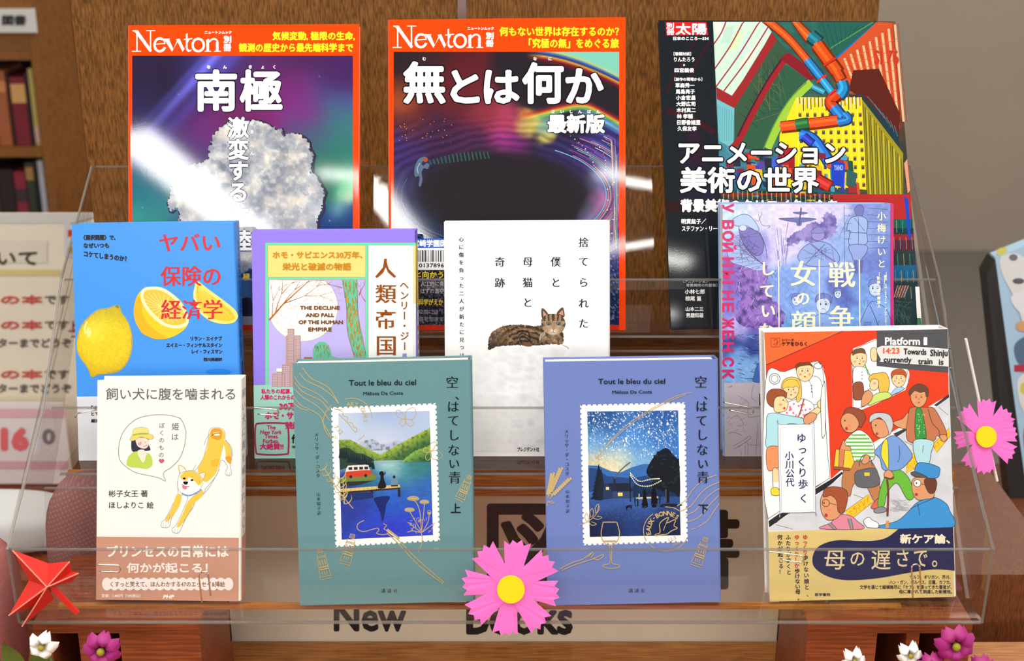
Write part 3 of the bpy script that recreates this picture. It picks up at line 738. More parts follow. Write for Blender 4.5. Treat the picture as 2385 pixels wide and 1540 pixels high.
# ---- magazine with polar ice picture
b = Book('magazine', 'orange-framed magazine showing a white ice continent under an aurora', [(297,59),(837,56),(834,769),(298,771)], ZT, 20, 0.011, 'L', OR, 'gloss', 'magazine', hard=0.0006, inset=0.0008)
c = b.canvas(); c.part('cover_picture', 'gloss', 'aurora and ice picture')
pts = [(320,150,(44,34,62),50),(400,200,(38,28,52),60),(330,260,(44,40,88),40),(470,150,(62,50,120),40),(560,150,(70,44,96),40),(700,150,(74,36,86),50),(800,160,(66,34,92),40),
 (640,210,(120,40,112),40),(700,250,(126,44,132),40),(560,270,(104,36,92),40),(440,340,(96,40,110),45),(480,300,(110,44,120),35),(800,240,(70,74,140),35),(760,300,(56,100,120),40),(700,300,(70,80,110),30),
 (810,300,(60,120,120),40),(800,370,(44,120,104),40),(760,400,(50,110,96),40),(810,430,(96,196,132),22),(800,455,(140,214,170),16),(810,472,(206,226,190),12),(790,500,(110,160,170),14),(810,525,(26,62,120),22),
 (340,340,(60,64,130),35),(380,400,(40,90,120),40),(330,430,(30,110,126),40),(360,480,(44,124,130),40),(330,520,(60,150,140),30),(400,380,(60,70,120),40),(450,370,(70,60,110),35),
 (500,560,(60,90,140),60),(575,600,(26,56,120),40),(570,650,(40,96,170),25),(570,690,(96,140,190),20),(570,715,(90,110,140),10),(575,740,(150,160,180),12),(700,650,(30,60,120),80)]
def f1(X, Y):
    x = X + (fbm(X, Y, 90, 3)-0.5)*60; y = Y + (fbm(X, Y, 90, 9)-0.5)*60
    C = rbf(x, y, pts)
    for (ax, ay, bx_, by, w, cc, st) in ((505,128,352,300,9,(120,120,250),0.85),(545,128,370,330,13,(100,90,220),0.5),(480,128,330,290,5,(90,96,220),0.4)):
        L = math.hypot(bx_-ax, by-ay); d = ((X-ax)*(by-ay) - (Y-ay)*(bx_-ax))/L; t = ((X-ax)*(bx_-ax)+(Y-ay)*(by-ay))/L/L
        C = mixc(C, cc, st*np.exp(-d*d/(2*w*w))*np.clip(1.15-t*0.7, 0, 1)*(t > -0.2)*(1/(1+np.exp((t-1.1)*12))))
    st = vnoise(X/2.2, Y/2.2, 77); C = mixc(C, (220,220,240), np.clip((st-0.985)*60, 0, 0.7))
    return C
c.grid(308, 130, 822, 757, 3.0, f1)
ice = [(490,333),(500,305),(515,296),(528,281),(556,283),(590,278),(608,281),(624,288),(640,300),(655,297),(662,314),(678,309),(693,310),(708,318),(720,330),(722,345),(731,360),(726,380),(727,402),(740,410),(748,429),(758,446),(752,466),(752,488),(742,505),(738,532),(720,570),(660,600),(620,640),(585,628),(560,640),(520,600),(470,590),(440,560),(418,517),(414,484),(400,492),(394,491),(388,470),(397,450),(397,426),(412,408),(425,395),(445,381),(460,379),(473,374),(486,368),(484,350)]
def fi(X, Y):
    n = fbm(X, Y, 60, 21, 5); m = fbm(X, Y, 26, 33, 4); r = fbm(X, Y, 9, 41, 3)
    g = np.stack([104+118*n, 110+116*n, 126+106*n], -1)
    g = mixc(g, (236,222,196), np.clip((m-0.5)*2.2, 0, 0.8)); g = mixc(g, (104,112,128), np.clip((0.5-m)*4.2, 0, 0.85)*np.clip(1.4-(X-390)/260, 0.25, 1))
    g = mixc(g, (70,66,66), np.clip((r-0.62)*5, 0, 0.6)*(np.abs(m-0.45) < 0.08)); g = mixc(g, (250,250,252), np.clip((r-0.45)*1.4, 0, 0.6))
    return g
c.line(np.array(ice)+(3,3), 7, (50,44,70), closed=True, sm=False)
jx = np.random.RandomState(2)
def mk(X, Y): return inpoly(X + (vnoise(X/3, Y/3, 5)-0.5)*9, Y + (vnoise(X/3, Y/3, 6)-0.5)*9, ice)
c.grid(380, 270, 765, 645, 2.2, fi, mk)
c.blob([(560,700),(585,696),(586,738),(566,740)], (40,36,60)); c.rect(556,737,590,757,(156,160,176)); c.rect(306,757,824,769,(214,50,26))
c.part('cover_lettering', 'gloss')
masthead(c, (306, 70, 520, 121)); c.T('別', 521, 84, 538, 100, WH, bold=1); c.T('冊', 521, 103, 538, 119, WH, bold=1); c.T('ニュートンムック', 477, 72, 539, 79, WH, bold=.4)
c.T('気候変動, 極限の生命,', 635, 74, 826, 94, YL, bold=1, slope=0); c.T('観測の歴史から最先端科学まで', 557, 101, 822, 121, YL, bold=1)
BO = ((24, 16, 40), 2.5)
c.T('南', 458, 165, 549, 257, WH, bold=3.2, out=BO); c.T('極', 561, 165, 655, 257, WH, bold=3.2, out=BO)
for ch, x in zip('なんきょく', (486, 524, 583, 612, 639)): c.C(ch, x, 156, 9, WH, bold=.6)
for ch, y in zip('激変する大陸', (297, 348, 398, 447, 497, 560)): c.C(ch, 555 if y < 540 else 562, y, 50, WH, bold=1.8, out=((60,60,80), 2))
for ch, y in zip('げきへん', (288, 307, 340, 357)): c.C(ch, 587, y, 9, WH, bold=.4)
c.C('極', 574, 645, 17, YL, bold=.6); c.done()

# ---- magazine about nothingness
b = Book('magazine', 'orange-framed magazine with a dark swirling black hole picture', [(903,46),(1457,40),(1457,769),(905,769)], ZT, 20, 0.009, 'L', OR, 'gloss', 'magazine', hard=0.0006, inset=0.0008)
c = b.canvas(); c.part('cover_picture', 'gloss', 'black hole picture')
D = (36,31,40)
pts = [(925,140,D,30),(1000,140,D,30),(1250,150,D,40),(1330,190,D,50),(1400,220,D,30),(1000,190,(96,30,34),35),(1080,220,(98,34,42),35),(1130,270,(140,48,64),25),(1060,160,(84,26,34),30),(945,230,(160,76,40),22),(935,200,(90,50,30),15),(960,280,(90,40,40),25),
 (1180,285,(170,60,90),22),(1170,330,(160,50,140),22),(1210,350,(120,40,120),18),(1225,300,(206,190,90),11),(1245,280,(206,196,100),10),(1262,290,(130,170,150),12),(1285,280,(96,140,160),10),(1270,318,(196,180,90),9),(1235,270,(220,130,70),8),
 (1020,320,(60,30,60),35),(1090,330,(70,32,70),30),(960,340,(56,40,100),30),(1050,380,(44,36,76),30),(1000,420,(40,34,60),30),(1120,400,(50,34,80),30),(1110,370,(60,40,60),20),(1050,400,(40,70,60),16),
 (1170,450,D,80),(1300,380,(48,40,96),30),(1400,360,(60,50,120),25),(1420,420,(90,90,140),20),(1420,480,(150,100,150),18),(1420,520,(150,60,110),18),(1380,520,(110,110,150),18),(930,440,(60,56,100),25),(940,500,(44,50,110),30),(1000,520,(30,60,90),25),(1430,600,(60,50,130),25),(1430,680,(24,52,96),40),(1430,740,(18,30,80),30),(1000,560,(30,28,80),30),(1000,680,(34,28,40),60),(1200,650,(30,28,44),90)]
def f2(X, Y):
    x = X + (fbm(X, Y, 60, 5)-0.5)*40; y = Y + (fbm(X, Y, 60, 8)-0.5)*40
    C = rbf(x, y, pts)
    def arc(C, F, s, bands):   # rainbow fringe along F=0
        for o, w, cc, a in bands: C = mixc(C, cc, a*np.exp(-((F-o)/w)**2))
        return C
    F = (Y - (122 + (np.maximum(X-1235, 0)/206)**1.7*64)) * 1.0
    ins = (X > 1250) & (F < 0)
    C = mixc(C, (122,196,176), np.where(ins, np.clip(-F/10, 0, 1), 0))
    m = np.clip((X-1225)/40, 0, 1)
    for o, w, cc in ((-7,3.5,(190,196,120)),(-2,3,(60,110,190)),(3,3,(40,50,130)),(7,2.5,(226,200,60)),(11,3,(220,90,40)),(16,5,(100,24,40))): C = mixc(C, cc, m*0.9*np.exp(-((F-o)/w)**2))
    G = Y - (262 - 12*np.exp(-((X-1350)/45)**2) + np.maximum(X-1370, 0)**1.5/22 + np.maximum(1300-X, 0)**1.25/14)
    m = np.clip((X-1205)/60, 0, 1)
    for o, w, cc in ((-11,5,(130,30,40)),(-6,3,(220,90,40)),(-2,3,(220,210,70)),(3,3,(110,190,90)),(8,4,(60,120,190)),(14,5,(130,200,220)),(21,4,(60,110,180)),(27,3,(40,40,110))): C = mixc(C, cc, m*0.85*np.exp(-((G-o)/w)**2)*np.where(o > 4, np.clip((X-1330)/60, 0, 1), 1))
    d = np.sqrt(((X-1170)/235)**2 + ((Y-455)/118)**2); C = mixc(C, (34,29,36), 1/(1+np.exp((d-0.85)*22)))
    C = C * (1 + 0.16*np.sin(d*46 + (fbm(X, Y, 80, 2)-.5)*10)[..., None]*(np.clip((Y-260)/60, 0, 1)*np.clip((d-.75)*3, 0.12, 1))[..., None])
    s = vnoise(X/1.8, Y/2.2, 12)*np.clip((Y-330)/60, 0, 1)*np.clip((d-1.0)*2.2, 0, 1); C = mixc(C, (180,190,230), np.clip((s-0.6)*2.4, 0, 0.75))
    return C
c.grid(917, 121, 1442, 757, 2.6, f2)
rs = np.random.RandomState(7)
pal = [(120,190,220),(230,140,190),(240,220,150),(90,110,220),(200,90,160),(90,200,170),(230,230,240)]
for i in range(26):
    k = 1.03 + i*0.022; a0 = -62 + 31*rs.rand(); cc = pal[i % 7]
    a = np.radians(np.linspace(a0, 62, 30)); x = 1170 + 235*k*np.cos(a); y = 455 + 118*k*np.sin(a)
    ok = (x < 1440) & (y < 752)
    if ok.sum() > 3: c.line(np.stack([x, y], -1)[ok], 1.5 if i % 3 else 2.4, np.array(cc)*(0.55+0.4*rs.rand()), sm=False)
for i in range(12):
    a = np.radians(np.linspace(-30-3*i, 60, 24)); k = 1.05+i*0.03
    for j in range(0, 20, 3): c.ell(1170+235*k*math.cos(a[j]), min(750, 455+118*k*math.sin(a[j])), 1.5, 1.5, pal[(i+j) % 7], n=6) if 1170+235*k*math.cos(a[j]) < 1438 else None
for i in range(10):
    k = 1.0+i*0.05; a = np.radians(np.linspace(95, 200-6*i, 26)); x = 1170+235*k*np.cos(a); y = 455+118*k*np.sin(a); ok = x > 920
    if ok.sum() > 3: c.line(np.stack([x, y], -1)[ok], 1.1, [(60,120,130),(90,100,180),(50,150,120)][i % 3], sm=False)
for i in range(16):
    x = 1000+i*9; c.line([(x, 366-i*1.2+ (i-8)**2*0.12), (x+4, 384-i*1.0)], 2.6, (30,96,78), sm=False)
for i in range(40): c.ell(925+rs.rand()*130, 275+rs.rand()*60, 1.2, 1.2, [(220,110,60),(90,60,170),(200,150,70)][i % 3], n=6)
c.blob([(992,366),(984,366),(974,372),(967,386),(965,400),(967,412),(976,410),(977,420),(975,432),(980,434),(984,418),(982,402),(988,392),(996,394),(1000,384),(994,380),(986,386),(982,380)], (84,104,130)); c.ell(991,372,6,5.5,(150,80,50)); c.line([(978,380),(972,392),(974,404)], 2, (150,170,190))
c.part('cover_lettering', 'gloss')
masthead(c, (913, 59, 1131, 112)); c.T('別', 1132, 76, 1149, 91, WH, bold=1); c.T('冊', 1132, 94, 1149, 109, WH, bold=1); c.T('ニュートンムック', 1089, 63, 1150, 70, WH, bold=.4)
c.T('何もない世界は存在するのか？', 1164, 63, 1441, 84, YL, bold=1); c.T('「究極の無」をめぐる旅', 1232, 90, 1441, 112, YL, bold=1)
BO = ((14, 10, 16), 3)
for ch, q in (('無',(942,146,1035,239)),('と',(1052,166,1114,238)),('は',(1130,166,1207,239)),('何',(1219,148,1310,239)),('か',(1320,162,1403,238))): c.T(ch, *q, WH, bold=3.4, out=BO)
c.T('最新版', 1277, 268, 1407, 309, WH, bold=2.2, out=((14,10,20), 1.8))
for ch, x in zip('むなに', (988, 1246, 1281)): c.C(ch, x, 137, 9, WH, bold=.4)
for i, ch in enumerate('さいしんばん'): c.C(ch, 1288+i*21, 260, 9, WH, bold=.4)
c.C('と', 975, 639, 15, YL, bold=.5); c.T('向かう', 984, 632, 1032, 648, YL, bold=.5); c.T('人工的に育', 980, 655, 1034, 667, (226,226,236)); c.T('はずの真空', 980, 672, 1034, 684, (226,226,236)); c.T('科学がえか', 975, 697, 1032, 711, YL, bold=.4); c.T('空間には［', 976, 721, 1032, 732, (176,170,190)); c.T('張を加速す', 976, 738, 1032, 749, (176,170,190))
c.rect(917, 757, 1442, 769, (214,50,26)); c.done()
lb = mesh_obj('library_label', b.pl(np.array([968,1076,1076,968]), np.array([556,556,629,629])) + b.n*0.0009, [(3,2,1,0)], mat('label_paper', (244,244,246), rough=0.4), b.root)
c = b.canvas(lb, 620); c.part('label_print', 'film'); c.rect(968,556,1076,578,(20,84,200)); c.T('宮崎学園図書館', 962, 559, 1072, 575, WH, bold=.6)
x = 972; rs = np.random.RandomState(3)
while x < 1072:
    w = rs.choice([1.2,1.2,2.2,3.2]); c.rect(x, 583, x+w, 610, (24,24,26)); x += w + rs.choice([1.2,1.8,2.6])
c.T('0137896', 976, 614, 1034, 623, (24,24,26), bold=.4); c.done()

# ---- art magazine with painted machine hall
b = Book('magazine', 'tall magazine with a colourful painting of pipes and a yellow tower, black left strip', [(1534,47),(2086,50),(2146,763),(1563,767)], ZT, 22, 0.008, 'R', (30,36,42), 'gloss', 'magazine', hard=0.0006, inset=0.0008, spine=(150,60,40))
c = b.canvas(); c.clipy = (51, 764); c.part('cover_picture', 'gloss', 'painted hall of pipes and beams')
c.quad([(1659,47),(2086,50),(2146,763),(1691,765)], 427, 716)
def f3(X, Y):
    n = fbm(X, Y, 50, 3); C = rbf(X+(n-.5)*60, Y+(fbm(X, Y, 50, 6)-.5)*60, [(30,180,(90,150,160),60),(20,300,(70,140,160),50),(120,220,(50,84,66),60),(150,330,(70,110,110),50),(260,60,(40,92,84),60),(380,150,(150,60,34),60),(400,320,(52,56,52),60),(380,400,(80,80,60),50),(60,400,(40,80,120),50),(200,420,(40,70,110),60),(100,500,(40,60,60),70),(360,480,(110,50,50),50),(390,600,(40,72,90),60),(200,650,(60,50,60),90)])
    C = C*(0.8+0.45*fbm(X, Y, 12, 8))[..., None]
    return C
c.grid(0, 0, 427, 716, 4, f3)
c.crop(1500, 20, 2.852)
c.poly([(458,76),(800,76),(850,160),(590,582),(478,520)], (196,226,206)); 
for i in range(5): c.poly([(470+i*70,90+i*30),(540+i*60,90+i*30),(520+i*50,190+i*40),(470+i*40,180+i*50)], [(214,238,214),(180,214,200),(206,226,180),(190,224,214),(216,230,206)][i])
for a, b_ in (((548,76),(460,240)),((665,76),(470,400)),((770,80),(478,520)),((826,120),(530,548)),((850,160),(585,585))): c.line([a, ((a[0]+b_[0])/2+8, (a[1]+b_[1])/2+6), b_], 9, (160,40,56))
c.poly([(478,520),(590,585),(850,160),(884,205),(600,662),(484,600)], (150,40,44)); c.poly([(455,590),(600,662),(590,930),(500,880)], (110,180,190))
for i in range(7): c.line([(490+i*15,640+i*6),(488+i*15,880)], 3, (70,140,150), sm=False)
c.poly([(600,662),(884,205),(960,285),(700,760),(600,900)], (54,84,62)); c.poly([(930,370),(1090,470),(960,700),(800,940),(600,930)], (48,88,66))
for i in range(9): c.line([(640+i*30,700-i*50),(760+i*22,790-i*40)], 3, (30,56,46), sm=False)
for i in range(24): c.line([(700+rs.rand()*250,350+rs.rand()*400)]+[(700+rs.rand()*250,350+rs.rand()*400)], 2, [(70,120,84),(34,60,48),(120,110,60)][i % 3], sm=False)
c.line([(930,345),(840,480),(720,700),(640,860),(575,935)], 40, (150,36,40)); c.line([(915,335),(820,475),(700,690),(622,850)], 12, (70,30,50)); c.poly([(900,330),(960,290),(1180,450),(1100,480)], (130,30,40))
c.line([(890,40+60),(1010,230),(1120,440)], 26, (60,84,80), sm=False); c.poly([(1150,120),(1200,76),(1548,80),(1268,335)], (36,92,82)); c.line([(1180,300),(1520,90)], 8, (90,140,80)); c.line([(1552,82),(1268,338)], 16, (28,100,170), sm=False)
for i in range(8): c.line([(1180+i*40,90+i*4),(1250+i*22,300-i*22)], 3, (24,66,62), sm=False)
c.line([(1110,490),(1000,600),(900,760),(820,930)], 52, (150,192,62)); c.line([(1080,490),(970,600),(870,760),(790,940)], 8, (90,140,60)); c.line([(810,940),(760,1080)], 40, (90,60,160))
c.poly([(1548,82),(1650,96),(1700,800),(1600,640),(1450,560),(1330,540),(1270,345)], (196,78,40))
for i in range(9): c.line([(1330+i*42, 330-i*28),(1420+i*38, 560+i*24)], 15, (236,180,140), sm=False); c.line([(1350+i*42, 320-i*28),(1440+i*38, 560+i*24)], 4, (170,50,30), sm=False)
for i in range(9): c.line([(1300+i*10, 360+i*32),(1680, 200+i*70)], 4, (200,90,50), sm=False)
c.poly([(1390,410),(1560,400),(1700,700),(1690,900),(1600,820),(1450,600),(1360,540)], (88,34,26)); c.poly([(1350,570),(1450,575),(1560,700),(1690,830),(1700,960),(1560,850),(1460,660)], (32,56,66))
for i in range(8): c.line([(1480+i*26,580+i*28),(1530+i*22,640+i*30)], 4, (60,120,140), sm=False)
c.T('SI 76', 1530, 280, 1690, 370, (186,54,36), bold=3)
c.poly([(1010,590),(1445,590),(1482,1205),(1330,1190),(900,1190),(900,840)], (252,214,36))
for i in range(9):
    for j in range(9):
        x = 1022+i*50+j*3; y = 690+j*58
        c.rect(x+4, y+3, x+23, y+30, (84,66,62)); c.rect(x+6, y+5, x+21, y+12, (150,120,90))
for i in range(9): c.line([(1012+i*50,600),(1034+i*50,1200)], 5, (255,234,90), sm=False)
for i in range(34): c.line([(1020+i*12.5,585+rs.rand()*12),(1022+i*12.5,625+rs.rand()*55)], 6, [(230,200,190),(150,90,60),(246,240,230),(60,50,60)][i % 4], sm=False)
c.poly([(1445,600),(1720,960),(1720,1480),(1500,1470),(1482,1205)], (150,140,36))
for i in range(22): c.line([(1456+i*12,640+i*17),(1490+i*11,1460)], 4.5, [(86,84,34),(60,62,34),(206,190,60)][i % 3], sm=False)
def pipe(p, w, col, hi=1.35):
    col = np.array(col, float); c.line(p, w, col*0.55, sm=len(p) > 2); q = np.array(p, float); c.line(q+(-w*0.06, -w*0.06), w*0.72, col); c.line(q+(-w*0.14, -w*0.12), w*0.22, np.minimum(col*hi, 255))
c.crop(1500, 20, 2.852)
pipe([(1010,70),(1110,210)], 84, (196,84,34)); pipe([(1105,180),(1165,230)], 96, (34,104,120)); pipe([(1150,240),(1290,430)], 100, (204,74,26)); pipe([(1196,380),(1274,330)], 20, (190,40,30)); pipe([(1280,420),(1312,480)], 84, (196,70,30))
pipe([(1312,490),(1325,540),(1290,590)], 84, (40,130,190)); pipe([(1290,570),(1240,620),(1262,660)], 90, (196,62,26)); pipe([(1262,660),(1330,745)], 88, (40,110,190))
pipe([(800,66),(960,200),(1085,345)], 60, (204,80,34)); pipe([(1085,345),(1180,465)], 66, (44,120,180)); pipe([(1150,490),(1210,445)], 24, (196,40,34)); pipe([(1185,475),(1250,560)], 62, (50,140,196)); pipe([(1230,575),(1275,540)], 18, (190,40,34)); pipe([(1120,520),(1200,560)], 46, (60,140,170))
pipe([(1290,745),(1180,760),(910,790)], 82, (222,78,34)); pipe([(1095,765),(1010,778)], 86, (44,104,60)); pipe([(1330,700),(1360,740),(1290,760)], 60, (44,110,180))
pipe([(1040,840),(1120,870),(1190,960),(1240,1040)], 84, (44,110,210)); pipe([(1060,850),(1120,900)], 60, (50,60,170))
# street clutter below
rs = np.random.RandomState(11)
for i in range(130):
    x = 505+rs.rand()*920; y = 950+rs.rand()*330; w = 14+rs.rand()*50; h = 20+rs.rand()*70
    if x > 1330 and y < 1100: continue
    cc = [(40,110,160),(160,40,50),(30,80,70),(220,180,50),(60,60,150),(200,80,40),(70,150,180),(40,44,60),(120,40,60)][rs.randint(9)]
    c.poly([(x,y),(x+w,y+rs.rand()*10),(x+w+rs.rand()*8,y+h),(x+rs.rand()*8,y+h)], cc)
c.blob([(850,1000),(880,990),(890,1060),(860,1080)], (60,90,200)); c.rect(905,905,960,1040,(170,36,44)); c.rect(960,925,1000,1060,(150,30,40)); c.line([(915,930),(950,1020)],5,(60,20,30))
c.poly([(1240,1000),(1335,1030),(1330,1190),(1250,1170)], (34,64,190)); c.T('YANO', 1262, 1040, 1320, 1075, (150,180,240), bold=1); c.poly([(1345,1070),(1415,1095),(1400,1190),(1342,1175)], (50,90,90)); pipe([(1150,1140),(1240,1190)], 90, (190,50,44))
for k in range(4):
    x0 = 505; y0 = 1215+k*22; c.line([(505,y0),(900,y0-10+k*6),(1250,y0+10),(1480,y0+60)], 14, [(30,90,76),(150,40,40),(40,60,60),(30,110,110)][k])
for i in range(60): c.line([(510+i*16,1200+i*0.8),(512+i*16,1262+i*0.8)], 4, [(24,60,56),(200,170,60)][i % 2], sm=False)
c.crop(2080, 360, 2.852)
for y0, y1, cc in ((265,430,(176,44,44)),(430,490,(26,96,84)),(490,530,(24,60,70)),(530,570,(150,40,44)),(570,640,(90,40,60)),(640,735,(44,60,60)),(735,830,(30,96,140)),(830,1150,(34,60,66))):
    c.rect(-400, y0, 118+(y0-265)*0.07, y1, cc)
for i in range(40): c.line([(-20+i*4, 440+ (i%5)*110),(-16+i*4, 520+(i%5)*110)], 2.5, [(60,180,160),(30,60,120),(200,170,90),(20,40,44)][i % 4], sm=False)
for i in range(9): c.line([(5+i*8,950),(30+i*9,870)], 4, [(200,190,170),(160,60,50)][i % 2], sm=False)
for i in range(50): c.line([(rs.rand()*130, 960+rs.rand()*180)]+[(rs.rand()*130, 960+rs.rand()*180)], 1.6, [(60,120,110),(90,130,120),(30,50,60)][i % 3], sm=False)
c.poly([(70,270),(100,300),(118,560),(100,560)], (30,70,190)); c.poly([(72,60),(92,30),(112,240),(96,260)], (220,150,120))
c.crop(0, 0, 1); c.part('cover_lettering', 'gloss')
c.quad([(1534,47),(1660,47),(1692,765),(1563,767)], 128, 718); c.rect(0, 0, 128, 718, (27,32,38))
for p in (((10,170),(50,100),(90,40)),((40,180),(80,110),(118,50)),((10,210),(60,225),(118,262))): c.line(p, 4 if p[2][1] < 100 else 14, (58,24,32))
c.poly([(40,300),(70,280),(98,320),(110,420),(50,420)], (34,30,52)); c.blob([(56,250),(74,240),(88,280),(90,330),(60,330)], (44,26,44)); c.rect(0, 420, 128, 445, (44,22,24)); c.q = None
c.poly([(1550,52),(1645,52),(1649,82),(1552,83)], (226,30,34)); c.T('別', 1552, 54, 1569, 67, WH, bold=.6); c.T('冊', 1553, 69, 1570, 82, WH, bold=.6); c.T('太陽', 1574, 55, 1645, 81, WH, bold=1)
def tx(s, x0, x1, y0, y1, b=.45, col=WH): c.T(s, x0, y0, x1, y1, col, bold=b)
tx('日本のこころ―334', 1568, 1650, 86, 94); tx('［巻頭対談］', 1569, 1609, 122, 130, .3); tx('りんたろう', 1570, 1617, 134, 144); c.C('×', 1593, 152, 10, WH, bold=.4); tx('四宮義俊', 1571, 1616, 159, 169)
tx('［創作の現場から］', 1571, 1635, 181, 189, .3)
for i, (s_, x1) in enumerate((('草森秀一',1617),('馬島亮子',1618),('小倉宏昌',1619),('大野広司',1619),('木村真二',1620),('林 孝輔',1613),('日野香諸里',1631),('久保友孝',1622))): tx(s_, 1573+i*.7, x1, 194+i*14.4, 204.5+i*14.4)
KO = ((10, 12, 16), 3)
c.T('アニメーション', 1582, 334, 1967, 381, WH, bold=2.0, out=KO); c.T('美術の世界', 1585, 391, 1905, 449, WH, bold=2.0, out=KO); c.T('背景美術のクリエイターたち', 1586, 465, 1950, 493, WH, bold=1.8, out=((10,12,16), 2))
tx('明貫紘子／', 1587, 1644, 510, 522); tx('ステファン・リーケ', 1588, 1680, 527, 539); tx('［アニメーション', 1592, 1650, 652, 659, .2, (170,174,180)); tx('背景美術の先駆者］', 1598, 1670, 661, 668, .2, (170,174,180)); tx('小林七郎', 1595, 1641, 674, 685, .3); tx('椋尾 篁', 1596, 1633, 690, 701, .3); tx('山本二三', 1597, 1638, 715, 725, .3); tx('男鹿和雄', 1598, 1638, 729, 740, .3)
c.done()
lb = mesh_obj('spine_label', b.pl(np.array([2130.5,2140,2146,2136]), np.array([668,668,760,762])) + b.n*0.0014, [(3,2,1,0)], mat('label_white', (246,246,246), rough=0.3), b.root)
mesh_obj('label_stripe', b.pl(np.array([2134.6,2143.8,2146,2136]), np.array([741,741,760,762])) + b.n*0.0016, [(3,2,1,0)], mat('label_green', (24,120,60), rough=0.3), lb)
# ------------------------------------------------------------------ middle ledge: four books
BKK = (22, 20, 24)
# ---- blue book with lemons
b = Book('paperback_book', 'bright blue book with yellow lemons and red title', [(167,523),(546,517),(566,1070),(184,1073)], ZM, 12, 0.021, 'R', (66,152,244), 'film', spine=(58,140,232))
c = b.canvas(); c.crop(140, 490, 3.582); c.part('cover_picture', 'film', 'lemon photograph')
def fl(cx, cy, r):
    def f(X, Y):
        d = np.sqrt((X-cx)**2+(Y-cy)**2)/r; n = fbm(X, Y, 14, 4); C = np.zeros(X.shape+(3,)) + (232,206,30)
        C = mixc(C, (250,232,80), np.exp(-((X-cx+r*.3)**2+(Y-cy+r*.35)**2)/(r*r*.14))*.7); C = mixc(C, (206,160,20), np.clip((d-.62)*1.6, 0, .8)); C = mixc(C, (190,182,40), np.clip((cy-Y)/r-.3, 0, .5))
        return C*(0.93+0.14*n)[..., None]
    return f
lem = crom([(240,1330),(262,1385),(300,1378),(330,1366),(420,1360),(500,1335),(560,1270),(595,1170),(600,1060),(578,960),(545,900),(510,850),(495,800),(470,792),(430,808),(380,822),(320,830),(250,880),(180,960),(145,1060),(142,1160),(170,1230),(205,1275)], True, 4)
c.poly([(235,1330),(262,1388),(298,1380),(300,1330)], (214,160,30)); c.grid(135, 780, 610, 1395, 8, fl(370,1090,290), lambda X, Y: inpoly(X, Y, lem)); c.line(lem, 7, (206,170,24), closed=True, sm=False)
c.blob([(462,800),(478,788),(492,800),(485,822)], (130,140,30))
c.line([(225,930),(205,985),(215,1030)], 12, (250,244,170)); c.ell(240,1020,22,40,(246,236,140)) 
for i in range(60): a = rs.rand()*6.3; r_ = rs.rand()**.5; c.ell(370+200*r_*math.cos(a), 1090+230*r_*math.sin(a), 3, 3, [(250,240,120),(206,180,30)][i % 2], n=6)
half = [(700,650),(760,638),(850,645),(930,690),(1010,760),(1060,850),(1075,920),(1050,980),(990,1030),(900,1068),(800,1075),(740,1055),(690,1030),(660,990),(625,920),(614,830),(640,720)]
c.blob(half, (244,206,30)); c.blob([(640,720),(614,830),(625,920),(660,990),(690,1030),(740,1055),(800,1075),(900,1068),(820,1020),(740,950),(690,860),(680,760)], (236,182,20))
c.blob([(700,650),(780,636),(860,650),(940,700),(1010,770),(1060,860),(1072,930),(1040,972),(960,985),(860,960),(770,890),(700,800),(672,710)], (250,238,190)); c.blob([(715,672),(790,662),(860,678),(930,724),(995,790),(1040,870),(1050,930),(1010,950),(950,958),(870,935),(790,870),(725,790),(695,715)], (226,196,66))
for i in range(22): a = i*2*math.pi/22; c.line([(862,812),(862+165*math.cos(a)*1.0+60*math.sin(a)*.3, 812+120*math.sin(a)+40*math.cos(a))], 4, (250,232,150), sm=False)
wd_ = [(1145,590),(1122,640),(1112,710),(1130,790),(1180,870),(1260,925),(1350,948),(1440,940),(1478,905),(1482,870),(1450,820),(1350,740),(1240,660)]
c.blob(wd_, (250,226,110)); c.blob([(1152,620),(1136,690),(1150,770),(1200,850),(1290,905),(1380,925),(1440,915),(1455,880),(1400,815),(1300,740),(1210,670)], (238,196,40)); c.line([(1130,640),(1122,710),(1140,790),(1190,866),(1270,915),(1350,936)], 7, (252,240,190))
for i in range(8): c.line([(1152,610),(1180+i*36,845+i*9 if i < 5 else 900)], 3, (250,224,110), sm=False)
c.ell(1322,1348,104,26,(36,134,236)); c.poly([(750,1392),(900,1378),(1100,1392),(1100,1400),(750,1400)], (36,134,236))
c.part('cover_lettering', 'film'); R = (214,34,44)
for s_, q in (('ヤバい',(832,198,1330,338)),('保険の',(845,468,1335,628)),('経済学',(848,748,1350,906))): c.T(s_, *q, R, bold=2.6, minc=True)
c.T('〈選択問題〉で、', 196, 206, 462, 248, BKK, bold=2.2); c.T('なぜいつも', 196, 274, 408, 314, BKK, bold=2.2); c.T('コケてしまうのか？', 200, 340, 556, 384, BKK, bold=2.4, slope=44)
for s_, q in (('リラン・エイナブ',(1090,1052,1350,1086)),('エイミー・フィンケルスタイン',(888,1108,1350,1143)),('レイ・フィスマン',(1100,1163,1352,1197)),('西川美樹訳',(1198,1230,1352,1258))): c.T(s_, *q, BKK, bold=2)
c.done()
sc_ = b.spine_canvas(60, 1000); sc_.part('spine_lettering', 'film')
sc_.V('なぜいつもコケてしまうのか', 34, 90, 34, 380, 22, (20,50,100), bold=.6); sc_.V('ヤバい保険の経済学', 22, 400, 22, 560, 20, (20,50,100)); sc_.V('西川美樹', 32, 600, 32, 660, 20, (20,40,80), bold=.6); sc_.done()
